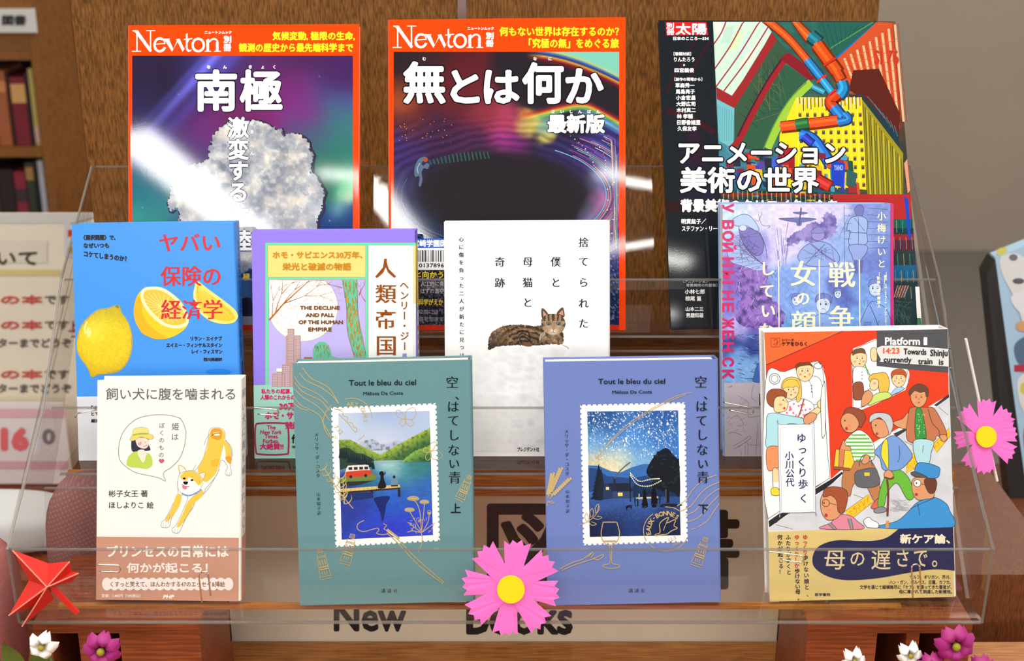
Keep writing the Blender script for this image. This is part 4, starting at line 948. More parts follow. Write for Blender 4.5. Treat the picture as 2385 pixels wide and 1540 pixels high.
bd = b.band(((181,924),(562,918)), (226,228,238), 'film', label='white paper band'); c = b.canvas(bd, 300); c.part('band_lettering', 'film'); c.T('「ホモ', 213, 945, 240, 953, BKK, bold=.5); c.T('とても', 213, 960, 240, 968, BKK, bold=.5); c.T('経済学', 213, 976, 240, 984, BKK, bold=.5); c.done()

# ---- purple framed book
PU = (152,130,240); MN = (104,222,190); GD = (176,104,22)
b = Book('hardcover_book', 'purple book with mint-framed panels, golden title and full moon', [(586,538),(968,536),(976,1066),(593,1068)], ZM, 12, 0.020, 'R', PU, 'matte', spine=PU)
c = b.canvas(); c.crop(560, 500, 4.052); c.part('cover_panels', 'matte', 'mint-framed panels'); yb = 1625
c.rect(232,262,1655,yb,(190,150,70)); c.rect(236,266,1655,yb,MN); c.rect(256,286,1184,592,(200,150,60)); c.rect(260,290,1180,588,(252,222,132)); c.rect(1206,286,1632,yb,(200,150,60)); c.rect(1210,290,1632,yb,(253,252,250)); c.rect(1634,290,1655,836,(250,218,126)); c.rect(1634,840,1655,yb,(240,238,236))
c.rect(264,612,1184,yb,(200,150,60)); c.rect(268,616,1180,yb,(196,184,246))
c.part('cover_picture', 'matte', 'moon, branches and towers')
mo = [(272,616)]+[(590+330*math.cos(a), 872+325*math.sin(a)) for a in np.radians(np.linspace(-50, 166, 40))]+[(272,980)]
c.poly(mo, (190,150,90)); c.poly([(590+(x-590)*.992, 872+(y-872)*.992) if y > 618 else (x, y) for x, y in mo], (253,251,247))
rs = np.random.RandomState(5)
for i in range(420):
    a = rs.rand()*6.3; r_ = rs.rand()**.5*300; x = 590+r_*math.cos(a); y = 872+r_*math.sin(a)
    if x > 275 and 625 < y < 1180 and not (540 < x < 990 and 850 < y < 1110): c.line([(x,y),(x+rs.randint(-14,14),y+rs.randint(4,16))], 2.4, (206,166,110), sm=False)
def br(x, y, a, L, w, d):
    x2 = x+L*math.cos(a); y2 = y+L*math.sin(a)
    x2 = min(max(x2, 272), 1178); y2 = max(y2, 618); c.line([(x,y),((x+x2)/2+rs.randint(-6,6),(y+y2)/2),(x2,y2)], w, GD, taper=True)
    if d > 0 and y2 > 625:
        for da in (-.35, .3): br(x2, y2, a+da+rs.rand()*.15, L*.72, w*.62, d-1)
c.line([(272,995),(340,920),(400,850),(520,740),(620,650),(650,620)], 16, GD, taper=True); br(330,930,-1.25,190,11,4); br(420,835,-.35,200,9,4); br(400,850,-.9,180,9,4); br(300,960,-1.5,150,8,3)
br(1180,820,-2.1,90,8,2); br(1120,760,-1.1,110,12,2); br(960,690,-2.9,120,7,2)
tr = [(962,616),(1100,616),(1104,800),(1112,960),(1150,1150),(1184,1330),(1184,1345),(1078,1345),(1040,1220),(1008,1080),(1000,860)]
c.poly(tr, (108,196,160))
for i in range(150):
    t = rs.rand(); y = 625+t*700; xl = np.interp(y, [616,860,1080,1345],[965,1002,1012,1080]); xr = np.interp(y, [616,960,1150,1345],[1098,1110,1148,1180]); x = xl+rs.rand()*(xr-xl)
    c.line([(x,y),(x+rs.randint(-6,8),min(1345,y+18+rs.rand()*34))], 7, [(190,130,30),(120,150,70),(206,140,36)][i % 3], sm=False)
c.line(tr[:1]+[(1000,860),(1008,1080),(1040,1220),(1078,1345)], 4, (150,90,30)); c.line([(1100,616),(1112,960),(1150,1150),(1184,1330)], 4, (150,90,30))
def tower(x0, y0, x1, st):
    c.rect(x0, y0, x1, yb, (190,140,70)); c.rect(x0+3, y0+3, x1-3, yb, (206,186,206))
    for y in np.arange(y0+8, yb, st): c.line([(x0,y),(x1,y)], 3, (176,124,60), sm=False)
    for x in np.arange(x0+10, x1, st*1.1): c.line([(x,y0),(x,yb)], 2.4, (176,124,60), sm=False)
tower(430,1140,568,14); tower(446,1078,508,14); tower(395,1415,465,18); c.rect(340,1450,392,1482,(252,248,240)); tower(300,1500,420,16); tower(345,1482,395,16); tower(470,1400,500,12)
c.blob([(690,1350),(684,1290),(700,1240),(730,1208),(762,1200),(800,1204),(826,1230),(850,1280),(862,1330),(920,1352),(900,1360),(690,1362)], (104,196,160))
for i in range(50): x = 700+rs.rand()*140; y = 1220+rs.rand()*110; c.line([(x,y),(x+rs.randint(-10,10),y+28)], 4, [(190,130,40),(60,150,120)][i % 2], sm=False)
c.rect(600,1345,680,1358,GD)
c.part('cover_lettering', 'matte'); GT = (206,140,30); BR = (148,76,16)
c.T('ホモ・サピエンス30万年、', 308, 348, 1150, 412, GT, bold=2.5); c.T('栄光と破滅の物語', 400, 456, 1043, 524, GT, bold=2.5)
for s_, q in (('THE DECLINE',(565,863,935,896)),('AND FALL',(618,931,884,964)),('OF THE HUMAN',(552,998,966,1032)),('EMPIRE',(643,1066,860,1100))): c.T(s_, *q, (120,72,24), bold=2.6)
for ch, q in (('人',(1280,418,1462,592)),('類',(1282,662,1466,832)),('帝',(1286,900,1464,1078)),('国',(1294,1150,1460,1325))): c.T(ch, *q, BR, bold=2, minc=True)
c.V('ヘンリー・ジー', 1546, 665, 1550, 1240, 88, (150,78,20), bold=1.5); c.C('著', 1550, 1330, 46, (150,140,230), bold=1); c.done()
sc_ = b.spine_canvas(60, 1000); sc_.part('spine_lettering', 'matte'); sc_.rect(0,0,60,45,PU); sc_.rect(0,46,60,56,MN); sc_.rect(0,58,60,340,(246,214,120)); sc_.rect(0,344,60,352,MN); sc_.rect(0,354,60,672,(226,224,224)); sc_.V('栄光と破滅の物語', 30, 90, 30, 310, 22, (150,100,30)); sc_.V('人類帝国衰亡史', 28, 390, 28, 640, 30, BKK, bold=.8); sc_.done()
MG = (212,36,116)
bd = b.band(((590,897),(973,895)), (166,222,206), 'matte', label='mint paper band'); c = b.canvas(bd, 300); c.part('band_lettering', 'matte')
def tb(s_, x0, x1, y0, y1, bo=.6, col=MG): c.T(s_, x0, y0, x1, y1, col, bold=bo)
tb('私たちの起源、衰', 609, 697, 906, 917); tb('人類のこれからの', 607, 686, 920, 931); tb('30万年', 651, 712, 938, 955, 1.2); tb('ホモ・サピ', 618, 700, 960, 976, 1.2); tb('残酷', 665, 700, 983, 999, 1)
c.line([(606,986),(662,986),(671,994),(672,1048),(664,1058),(606,1058),(596,1048),(595,996)], 4, (170,34,96), closed=True)
tb('The', 622, 642, 991, 1000, .5); tb('New York', 607, 656, 1002, 1011, .5); tb('Times.', 617, 649, 1012, 1021, .5); tb('Forbes.', 613, 650, 1023, 1032, .5); tb('大絶賛!!', 606, 660, 1033, 1047, .9); tb('作', 680, 696, 1012, 1032, 1, BKK); tb('池', 680, 690, 1038, 1044, .4, BKK); c.done()

# ---- white book with cat
b = Book('hardcover_book', 'white book with a tabby cat lying on a white blanket', [(1034,517),(1421,515),(1421,1063),(1038,1063)], ZM, 12, 0.016, 'R', (250,250,250), 'matte')
c = b.canvas(); c.crop(1000, 480, 3.85); c.part('cover_picture', 'matte', 'cat photograph')
rs = np.random.RandomState(9)
def fb(X, Y):
    n = fbm(X, Y*1.6, 130, 4); C = np.zeros(X.shape+(3,))+250.; top = np.clip((Y-1225-18*np.sin(X/130))/60, 0, 1)
    return mixc(C, (222,224,230), top*np.clip(np.abs(n-.5)*3.2, 0, .9)*np.clip(1.2-np.abs(X-880)/560, .0, 1))
c.grid(150, 1180, 1600, 2200, 14, fb)
body = [(525,1285),(522,1230),(535,1170),(570,1120),(640,1082),(730,1062),(840,1062),(930,1072),(1000,1068),(1010,1040),(1100,1080),(1190,1120),(1205,1160),(1195,1240),(1100,1242),(990,1252),(890,1256),(800,1252),(700,1256),(600,1266),(540,1296)]
bc_ = crom(body, True, 5)
def fcat(X, Y):
    n = fbm(X, Y, 22, 3); s_ = np.sin((np.hypot(X-860, (Y-1290)*1.25))/8.5 + n*5); C = np.zeros(X.shape+(3,))+(112,88,62)
    C = mixc(C, (44,34,34), np.clip(s_*1.6, 0, .85)*np.clip((X-600)/120, .3, 1)); C = mixc(C, (72,62,60), np.clip((660-X)/100, 0, .7)); C = mixc(C, (196,160,110), np.clip((n-.55)*3, 0, .5)); C = mixc(C, (34,26,28), np.clip((Y-1215)/70, 0, .5)); C = mixc(C, (170,140,110), np.exp(-((X-1110)**2+(Y-1190)**2)/3600)*.6)
    return C*(0.75+.5*vnoise(X/4, Y/9, 8))[..., None]
c.grid(515, 1040, 1215, 1300, 5, fcat, lambda X, Y: inpoly(X + (vnoise(X/5, Y/5, 5)-.5)*8, Y+(vnoise(X/5, Y/5, 6)-.5)*8, bc_))
for k in range(4): c.line([(780+k*16,1150+k*28),(820,1116+k*30),(880,1130+k*30),(905+k*4,1180+k*18)], 9, (36,28,28))
c.blob([(850,1230),(900,1222),(920,1256),(860,1258)], (120,76,50)); c.line([(1195,1245),(1245,1272),(1240,1282)], 8, (196,176,120))
c.blob([(1008,920),(1030,924),(1064,966),(1048,1000),(1012,1010),(1004,960)], (96,72,56)); c.poly([(1018,936),(1050,972),(1024,994)], (206,160,140))
c.blob([(1196,910),(1208,940),(1212,990),(1180,1000),(1142,966),(1168,926)], (96,72,56)); c.poly([(1194,930),(1204,980),(1158,968)], (206,150,130))
head = crom([(1008,1010),(1040,975),(1080,965),(1130,966),(1170,975),(1208,1010),(1222,1050),(1214,1095),(1190,1130),(1150,1155),(1112,1162),(1070,1150),(1030,1124),(1006,1080),(1002,1040)], True, 5)
def fh(X, Y):
    n = fbm(X, Y, 16, 5); C = np.zeros(X.shape+(3,))+(164,134,100); ax = np.abs(X-1112)
    C = mixc(C, (48,38,36), np.clip(np.sin(ax/6.0+n*2)*1.5, 0, .8)*(Y < 1030)); C = mixc(C, (60,48,42), np.clip((ax-70)/30, 0, .7)*np.clip(np.sin(Y/9+n*4)+.6, 0, 1)); C = mixc(C, (238,226,210), np.exp(-((X-1112)**2/1500+(Y-1125)**2/700))*.95); C = mixc(C, (206,190,160), np.exp(-((ax-45)**2/500+(Y-1080)**2/500))*.6)
    return C*(0.85+.3*vnoise(X/4, Y/5, 3))[..., None]
c.grid(1000, 960, 1225, 1165, 4, fh, lambda X, Y: inpoly(X, Y, head))
for x in (1070, 1160): c.ell(x, 1055, 21, 17, (36,30,30)); c.ell(x, 1055, 16, 14, (110,150,140)); c.ell(x, 1055, 8, 12, (12,12,14), n=12); c.ell(x-4, 1050, 3, 3, (240,245,245), n=8)
c.blob([(1100,1092),(1126,1092),(1116,1112),(1110,1112)], (190,120,104)); c.line([(1113,1112),(1112,1128),(1096,1136)], 4, (60,44,40)); c.line([(1112,1128),(1130,1136)], 4, (60,44,40))
for k in range(4): c.line([(1040,1120+k*8),(1000,1150+k*14),(990,1190+k*6)], 2.4, (230,226,220))
c.part('cover_lettering', 'matte')
for s_, x, ys in (('捨てられた',1383,(325,498,685,872,1052)),('僕と',1134,(500,686)),('母猫と',882,(500,686,865)),('奇跡',632,(500,688))):
    for ch, y in zip(s_, ys): c.C(ch, x, y, 94, (34,34,38), minc=True, bold=.8)
c.V('心に傷を負った二人が新たに見つけた', 286, 298, 292, 1408, 46, (40,40,44), minc=True, bold=.9)
c.crop(0,0,1); c.T('プレジデント社', 1205, 1042, 1256, 1052, BKK, bold=.4); c.done()

# ---- war comic
b = Book('comic_book', 'blue-violet war comic with cream title columns and magenta Cyrillic letters', [(1682,474),(2081,475),(2086,1062),(1688,1063)], ZM, 12, 0.024, 'R', (150,170,226), 'film', spine=(184,30,110))
c = b.canvas(); c.crop(1560, 440, 3.347); c.part('cover_picture', 'film', 'sketched war scenes')
LB = (160,196,240); LV = (206,200,246); DV = (112,96,180)
def fw(X, Y):
    x = X+(fbm(X, Y, 90, 2)-.5)*110; y = Y+(fbm(X, Y, 90, 7)-.5)*110
    C = rbf(x, y, [(450,200,(190,220,250),90),(700,160,(214,210,246),90),(1000,200,(226,212,250),100),(1200,150,(206,200,246),80),(1600,200,(120,140,210),80),(1450,400,(140,170,226),80),(620,430,(150,150,220),70),(880,420,(206,200,246),60),(1180,480,(140,168,230),80),(1600,560,(100,120,200),70),(560,720,(130,90,190),70),(650,900,(140,100,196),70),(480,900,(120,120,210),60),(700,1050,(110,86,180),70),(950,820,(120,156,226),80),(1150,900,(140,176,236),70),(1350,840,(80,96,180),70),(1550,800,(110,150,220),70),(1600,1050,(130,186,240),70),(1350,1050,(110,160,226),70),(520,1060,(180,170,236),50),(480,1210,(40,54,130),45),(640,1230,(34,44,120),50),(560,1330,(120,170,230),50),(500,1450,(130,180,240),60),(650,1450,(150,196,240),60),(900,1400,(120,170,230),200),(1400,1400,(120,170,230),200)])
    n = fbm(X, Y, 26, 12); return C*(0.86+.28*n)[..., None]
c.grid(412, 118, 1742, 2080, 9, fw)
PK = (96,84,150)
def fs(X, Y):
    n = fbm(X, Y, 40, 31); return mixc(np.zeros(X.shape+(3,))+(150,136,206), (84,72,150), np.clip((n-.4)*3, 0, 1))
smk = crom([(900,400),(960,350),(1040,300),(1100,260),(1180,255),(1190,210),(1240,180),(1290,210),(1300,270),(1310,320),(1270,370),(1200,400),(1120,420),(1040,410),(980,440),(920,440)], True, 5)
c.grid(890, 170, 1320, 450, 7, fs, lambda X, Y: inpoly(X+(vnoise(X/14, Y/14, 5)-.5)*30, Y+(vnoise(X/14, Y/14, 6)-.5)*30, smk))
pit = crom([(520,620),(640,600),(740,560),(770,640),(760,760),(800,860),(860,900),(900,1000),(860,1080),(700,1090),(560,1070),(500,1000),(560,880),(520,760)], True, 5)
c.grid(490, 550, 910, 1095, 8, lambda X, Y: mixc(np.zeros(X.shape+(3,))+(150,110,200), (64,48,120), np.clip((fbm(X, Y, 34, 51)-.42)*3, 0, 1)), lambda X, Y: inpoly(X+(vnoise(X/14, Y/14, 5)-.5)*30, Y, pit))
IK = (52,54,104)
def sk(p, w=3.2, sm=True, closed=False): c.line(p, w, IK, sm=sm, closed=closed)
c.blob([(848,232),(960,226),(1060,226),(1144,236),(1060,256),(1030,262),(1022,285),(992,285),(984,262),(930,254)], (96,104,170), IK, 3); c.blob([(958,184),(1018,180),(1076,188),(1018,200)], (96,104,170), IK, 3); c.line([(1024,150),(1018,200),(1006,280)], 12, (80,86,150)); sk([(1024,140),(1010,290)], 4)
for i in range(26): x = 820+rs.rand()*110; y = 250+rs.rand()*260; c.line([(x,y),(870+(x-870)*.6,y+130)], 3, [(120,110,190),(230,226,252),(90,84,160)][i % 3], sm=False)
# kneeling figure in hood, upper left
c.blob([(480,250),(560,200),(630,215),(690,300),(680,330),(600,290),(520,290)], (176,200,240), IK, 4); c.blob([(540,300),(600,300),(690,340),(730,420),(720,500),(670,520),(600,460),(560,400)], (120,112,190), IK, 4); c.ell(570,305,30,24,(200,214,246)); c.ring(570,305,30,24,3,IK); c.blob([(440,420),(520,430),(620,520),(740,600),(700,640),(560,600),(470,560)], (160,180,232), IK, 3)
for i in range(10): sk([(450+i*8,300+i*40),(560+i*16,420+i*20),(640+i*14,520+i*12)], 2)
for k in range(16): sk([(500+rs.rand()*220,330+rs.rand()*260) for _ in range(3)], 2)
sk([(720,180),(690,250),(660,230)], 3); sk([(700,340),(740,430),(760,540)], 4); sk([(690,200),(720,280),(780,290),(760,310)])
# soldier from behind
c.ell(1156,360,52,44,(150,140,206)); c.ring(1156,360,52,44,3.5,IK); c.blob([(1100,330),(1160,296),(1210,330),(1180,345),(1120,345)], (130,130,200), IK, 3); c.blob([(1000,545),(1020,480),(1080,430),(1156,410),(1240,430),(1310,500),(1320,560),(1260,600),(1080,600)], (140,164,224), IK, 4); c.line([(1100,430),(1200,510),(1290,570)], 14, (110,110,180)); sk([(1210,430),(1120,520),(1060,590)], 4)
for k in range(14): sk([(1030+rs.rand()*260,450+rs.rand()*120) for _ in range(2)], 2.2)
# standing officer
c.blob([(1440,150),(1480,122),(1512,150),(1500,210),(1470,220),(1448,195)], (104,110,180), IK, 3); c.blob([(1400,240),(1440,215),(1500,215),(1540,250),(1536,340),(1530,430),(1400,436),(1406,330),(1380,320)], (150,176,230), IK, 4); c.blob([(1398,440),(1534,440),(1530,500),(1500,540),(1490,560),(1436,560),(1420,520)], (140,160,222), IK, 4); c.poly([(1432,555),(1462,555),(1466,660),(1440,660)], (84,96,170)); c.poly([(1480,555),(1510,555),(1500,650),(1478,660)], (84,96,170)); sk([(1400,340),(1535,345)], 5); sk([(1470,220),(1470,430)]); sk([(1440,230),(1520,330)], 3); sk([(1360,130),(1362,560)], 3); sk([(1320,380),(1400,200)], 2)
for k in range(7): sk([(1540,150+k*52),(1700,160+k*50)], 2.4, sm=False)
for k in range(5): sk([(1360,150+k*60),(1420,150+k*60)], 2, sm=False)
# faces
def fface(x, y, s_): c.ell(x, y, 55*s_, 66*s_, (196,214,248)); c.ring(x, y, 55*s_, 66*s_, 3, IK); c.blob([(x-62*s_,y-20*s_),(x-50*s_,y-76*s_),(x,y-92*s_),(x+56*s_,y-70*s_),(x+64*s_,y-10*s_),(x+30*s_,y-50*s_),(x-30*s_,y-44*s_)], (110,124,200), IK, 3); c.ell(x-22*s_,y-6*s_,8*s_,9*s_,(50,50,100),n=10); c.ell(x+22*s_,y-6*s_,8*s_,9*s_,(50,50,100),n=10); sk([(x-32*s_,y-22*s_),(x-12*s_,y-24*s_)]); sk([(x+32*s_,y-22*s_),(x+12*s_,y-24*s_)]); sk([(x-12*s_,y+32*s_),(x,y+29*s_),(x+12*s_,y+33*s_)])
fface(1195,905,1.0); fface(1600,780,.85); fface(985,870,.62); fface(1310,820,.5)
c.blob([(1090,1100),(1110,1020),(1160,980),(1230,980),(1290,1030),(1310,1100)], (136,172,232), IK, 3); c.blob([(1490,1100),(1510,980),(1570,880),(1640,900),(1700,960),(1712,1100)], (124,160,226), IK, 4); sk([(1560,910),(1600,1000),(1630,1090)], 5); c.rect(1515,1040,1570,1075,(110,140,212)); sk([(1515,1040),(1570,1040),(1570,1075),(1515,1075)], 3, False, True)
for k in range(60): x = 900+rs.rand()*800; y = 760+rs.rand()*320; sk([(x,y),(x+rs.randint(-30,30),y+rs.randint(10,50))], 2)
for k in range(90): x = 510+rs.rand()*330; y = 600+rs.rand()*480; c.line([(x,y),(x+rs.randint(-40,40),y+rs.randint(10,60))], 2.4, [(44,34,90),(226,206,250),(90,60,150)][k % 3], sm=False)
for k in range(50): x = 500+rs.rand()*210; y = 1120+rs.rand()*380; c.line([(x,y),(x+rs.randint(10,70),y+rs.randint(-10,24))], 3, [(24,34,90),(150,200,250),(60,90,170)][k % 3], sm=False)
c.blob([(700,1350),(670,1400),(655,1470),(650,1500),(720,1500),(730,1360)], (70,110,190), IK, 3)
c.rect(1718,116,1744,2080,(196,24,112))
c.part('cover_lettering', 'film'); CR = (254,250,206); MG2 = (206,26,104)
for ch, y in (('У',150),('В',280),('О',368),('Й',455),('Н',570),('Ы',688),('Н',830),('Е',925),('Ж',1048),('Е',1140),('Н',1232),('С',1350),('К',1446)):
    v_, f_ = glyph(ch); lo = v_.min(0); hi = v_.max(0); a_ = (v_-lo)/(hi-lo); hgt = {'Ы':92,'Ж':78,'Й':62,'О':72}.get(ch, 64)
    x_ = 412+84*(1-(1-a_[:,1])) if False else 412+a_[:,1]*(84 if ch != 'Й' else 104); y_ = y-hgt/2+a_[:,0]*hgt
    c._txt(np.stack([x_, y_], -1), f_, MG2, 5, None, True)
for ch, x, y, s_ in (('戦',1340,668,214),('争',1336,1005,204),('は',1336,1300,150),('女',1040,660,212),('の',1036,852,118),('顔',1042,1045,200),('を',1040,1300,140),('し',760,620,124),('て',758,795,122),('い',766,950,124),('な',752,1100,120)): c.C(ch, x, y, s_, CR, bold=3, minc=True)
for x in (848, 1165, 1478): c.line([(x-1,552),(x+3,1110)], 9, CR, sm=False)
c.V('小梅けいと', 1650, 212, 1650, 582, 70, CR, bold=1); c.V('［原作］スヴェトラーナ・アレクシエーヴィチ', 1680, 660, 1684, 1120, 24, CR, bold=.8); c.V('［監修］速水螺旋人', 1625, 664, 1630, 915, 28, CR, bold=.8); c.done()
sc_ = b.canvas()
bd = b.band(((1687,892),(2085,890)), (196,186,196), 'matte', label='pale grey sketch-printed paper band'); c = b.canvas(bd, 300); c.part('band_print', 'matte'); G = (132,124,140)
c.crop(1600, 840, 5.925)
for p in ([(640,1180),(760,1110),(860,1040),(870,1080),(700,1190),(640,1220)],[(700,1200),(830,1130),(835,1310)],[(745,1250),(745,1310)],[(800,1160),(805,1310)],[(840,1160),(1010,1165)],[(980,870),(960,1100),(945,1310)],[(850,600),(850,770),(1010,760)],[(560,370),(620,345),(600,375)],[(920,330),(890,500),(960,560)],[(700,480),(800,540),(860,600)],[(600,800),(700,760),(780,880),(700,900)],[(560,1010),(640,990),(760,1030)]): c.line(p, 5, G)
for i in range(60): x = 560+rs.rand()*260; y = 520+rs.rand()*480; c.line([(x,y),(x+rs.randint(-36,36),y+rs.randint(-16,30))], 3.4, (150,142,156), sm=False)
c.rect(995,455,1012,620,(70,24,60)); c.done()
# dark printed inner edge visible beside the band
# ------------------------------------------------------------------ bottom ledge: four books
GR = (96, 96, 100)
# ---- dog book
b = Book('hardcover_book', 'cream book with a stretching yellow dog and brown paper band', [(227,886),(563,883),(561,1400),(224,1397)], ZB, 12, 0.019, 'R', (248,246,240), 'matte')
c = b.canvas(); c.crop(140, 860, 2.655); c.part('cover_picture', 'matte', 'dog and lady drawing')
PN = (150,150,154); DY = (240,200,80); DY2 = (226,160,50); CW = (252,250,246)
c.line([(745,305),(700,290),(640,282),(560,285),(480,305),(420,350),(380,410),(362,490),(370,560),(410,605),(470,640),(560,660),(610,672),(652,692),(640,660),(645,635),(690,605),(740,550),(770,470),(778,390),(760,330),(738,300)], 4, PN)
# dog
c.blob([(920,390),(930,368),(960,360),(1000,368),(1020,392),(1020,430),(1040,460),(1058,500),(1060,560),(1050,590),(1060,650),(1030,655),(1022,640),(1035,600),(1000,560),(985,600),(975,640),(950,680),(900,740),(880,780),(840,810),(820,860),(790,900),(760,960),(735,1010),(700,1010),(695,985),(720,960),(770,850),(790,790),(750,780),(730,850),(690,920),(672,975),(628,975),(630,945),(655,920),(700,830),(728,770),(726,700),(745,640),(740,600),(775,640),(830,630),(880,560),(900,500),(915,440)], CW, PN, 3)
c.blob([(925,395),(935,372),(965,364),(1000,372),(1018,400),(1014,450),(1000,520),(980,600),(960,650),(900,700),(870,660),(850,620),(880,560),(905,500),(915,450)], DY); c.blob([(940,372),(980,366),(1000,385),(1000,420),(980,440),(950,430),(930,412)], DY2); c.blob([(950,392),(985,390),(985,408),(955,410)], (250,236,190))
c.line([(940,410),(962,396),(992,396)], 4, (90,70,50)); c.blob([(1010,440),(1045,470),(1058,520),(1052,580),(1030,560),(1020,500)], DY); c.blob([(1022,545),(1056,540),(1056,585),(1035,575)], DY2)
c.blob([(940,560),(985,560),(975,600),(935,598)], (244,186,60))
c.blob([(850,760),(880,745),(882,780),(830,830),(800,890),(760,950),(740,975),(722,970),(760,890),(790,820)], DY); c.blob([(722,775),(752,785),(735,850),(700,900),(668,940),(650,935),(690,860)], DY)
c.blob([(735,595),(770,612),(778,640),(745,650)], (250,240,220), DY2, 4); c.blob([(850,655),(898,640),(880,690),(860,700)], (250,236,210), DY2, 4)
c.blob([(740,650),(765,635),(820,628),(860,650),(882,690),(872,730),(850,765),(800,782),(760,775),(730,740),(728,690)], CW, PN, 3); c.blob([(745,660),(770,636),(820,630),(860,655),(878,690),(860,720),(830,690),(800,668),(780,690),(750,680)], DY)
c.ell(768,676,9,6,(30,30,40)); c.ell(816,686,9,6,(30,30,40)); c.blob([(762,696),(790,696),(786,712),(768,712)], (28,26,36)); c.line([(752,712),(772,724),(800,726)], 3.5, (40,36,44)); c.blob([(756,722),(784,728),(778,744),(760,738)], (236,120,140)); c.line([(752,768),(800,782),(860,755),(872,742)], 9, (110,160,220)); c.line([(742,660),(738,640),(744,622)], 2, PN)
for x, y in ((640,950),(655,955),(712,985),(728,990),(1035,635),(1048,640)): c.line([(x,y),(x-4,y+26)], 2, PN, sm=False)
for p in ([(890,470),(905,430),(925,400)],[(1020,440),(1060,480),(1066,540)],[(985,620),(930,720),(890,770)],[(840,590),(820,630)],[(680,900),(668,960)],[(820,850),(760,950)]): c.line(p, 2.4, PN)
# lady
c.blob([(440,470),(450,420),(500,415),(545,430),(550,470),(558,500),(520,505),(500,510),(450,510)], (52,50,66)); c.blob([(470,430),(520,425),(548,440),(548,470),(530,490),(500,488),(476,470)], (246,222,206)); c.ell(492,462,13,9,(240,160,170)); c.ell(535,472,8,6,(240,160,170)); c.line([(515,478),(528,478)], 3, (200,40,60)); c.ell(500,452,3,2.4,(40,40,50),n=8); c.ell(528,452,3,2.4,(40,40,50),n=8)
c.blob([(434,430),(450,405),(500,395),(560,402),(578,420),(560,434),(500,420),(460,440),(436,442)], (238,214,110), PN, 2); c.blob([(452,400),(456,372),(490,360),(538,366),(545,398),(500,404)], (244,224,130), PN, 2); c.line([(448,408),(500,398),(545,400)], 9, (160,190,80))
c.blob([(412,590),(420,545),(450,515),(480,510),(500,540),(520,560),(540,520),(565,540),(570,590),(540,615),(490,610),(440,605)], (190,214,90)); c.blob([(480,505),(520,500),(528,540),(515,575),(490,545)], (248,232,214)); c.line([(490,530),(512,575),(530,530)], 3, (250,250,246))
c.part('cover_lettering', 'matte')
c.T('飼い犬に腹を噛まれる', 284, 117, 1083, 190, (104,104,110), bold=.6); c.V('姫は', 713, 355, 710, 418, 48, GR); c.V('ぼくのもの', 630, 348, 626, 530, 36, GR); c.T('♥', 611, 556, 644, 582, (206,90,130), bold=1)
c.T('彬子女王 著', 300, 748, 542, 790, (70,70,76), bold=.6); c.T('ほしよりこ 絵', 303, 820, 578, 862, (70,70,76), bold=.6); c.done()
sc_ = b.spine_canvas(60, 1000); sc_.part('spine_lettering', 'matte'); sc_.V('飼い犬に腹を噛まれる', 26, 70, 26, 590, 44, (150,150,154)); sc_.ring(30, 655, 12, 22, 3, (60,90,80)); sc_.ring(36, 690, 10, 16, 2.5, (150,150,150)); sc_.V('ほしよりこ', 30, 735, 30, 780, 10, (120,120,120)); sc_.T('914.6', 14, 812, 50, 824, BKK, bold=.8); sc_.T('MIT', 14, 829, 44, 841, BKK, bold=.8); sc_.T('2025', 14, 846, 44, 858, BKK, bold=.8); sc_.done()
BN = (204,152,130); BW = (252,244,238)
bd = b.band(((224.5,1250),(562,1253)), BN, 'matte', label='brown paper band'); c = b.canvas(bd, 300); c.crop(140, 860, 2.655); c.part('band_lettering', 'matte')
c.T('プリンセスの日常には', 292, 1092, 1040, 1162, BW, bold=2.8); c.T('何かが起こる！', 415, 1198, 912, 1258, BW, bold=2)
for i in range(17): c.ell(290+i*47, 1328, 30, 40, BW, n=18)
c.rect(290, 1298, 1045, 1358, BW); c.T('くすっと笑えて、ほんわかする47のエッセイ&挿絵', 312, 1312, 1020, 1346, (150,96,76), bold=.8); c.T('定価：1,485円（10%税込）', 258, 1390, 497, 1411, BW, bold=.5); c.T('PHP', 638, 1396, 702, 1418, BW, bold=1.6, ital=.25); c.done()

# ---- two volumes with stamps
GL = (196,172,110)
def volume(lab, quad, col, ox, t, stampo, stampi, ty):
    b = Book('hardcover_book', lab, quad, ZB, 12, t, 'R', col, 'matte', spine=tuple(np.array(col)*.93)); c = b.canvas(); c.crop(ox, 820, 2.525)
    c.part('stamp_picture', 'matte', 'stamp-shaped picture')
    q = np.array(stampo, float); n = [(0,1,20),(1,2,27),(2,3,20),(3,0,27)]; P = []
    for a, b_, m in n:
        for k in range(m):
            for j in range(6):
                t_ = (k + j/6)/m; p = q[a]*(1-t_)+q[b_]*t_; d = (q[b_]-q[a])/np.linalg.norm(q[b_]-q[a]); nr = np.array([-d[1], d[0]])
                P.append(p + nr*max(0, math.sin(math.pi*(j/6*2)))*10 if j < 3 else p)
    c.poly(P, (252,252,252)); c.quad(stampi, 540, 735); return b, c
def txts(c, tops, ch, dx, yy):
    INK = (26,30,40)
    for s_, x, y, sz in tops: c.C(s_, x, y, sz, INK, minc=True, bold=.5)
    c.C(ch[0], ch[1], ch[2], 62, INK, bold=1.4)

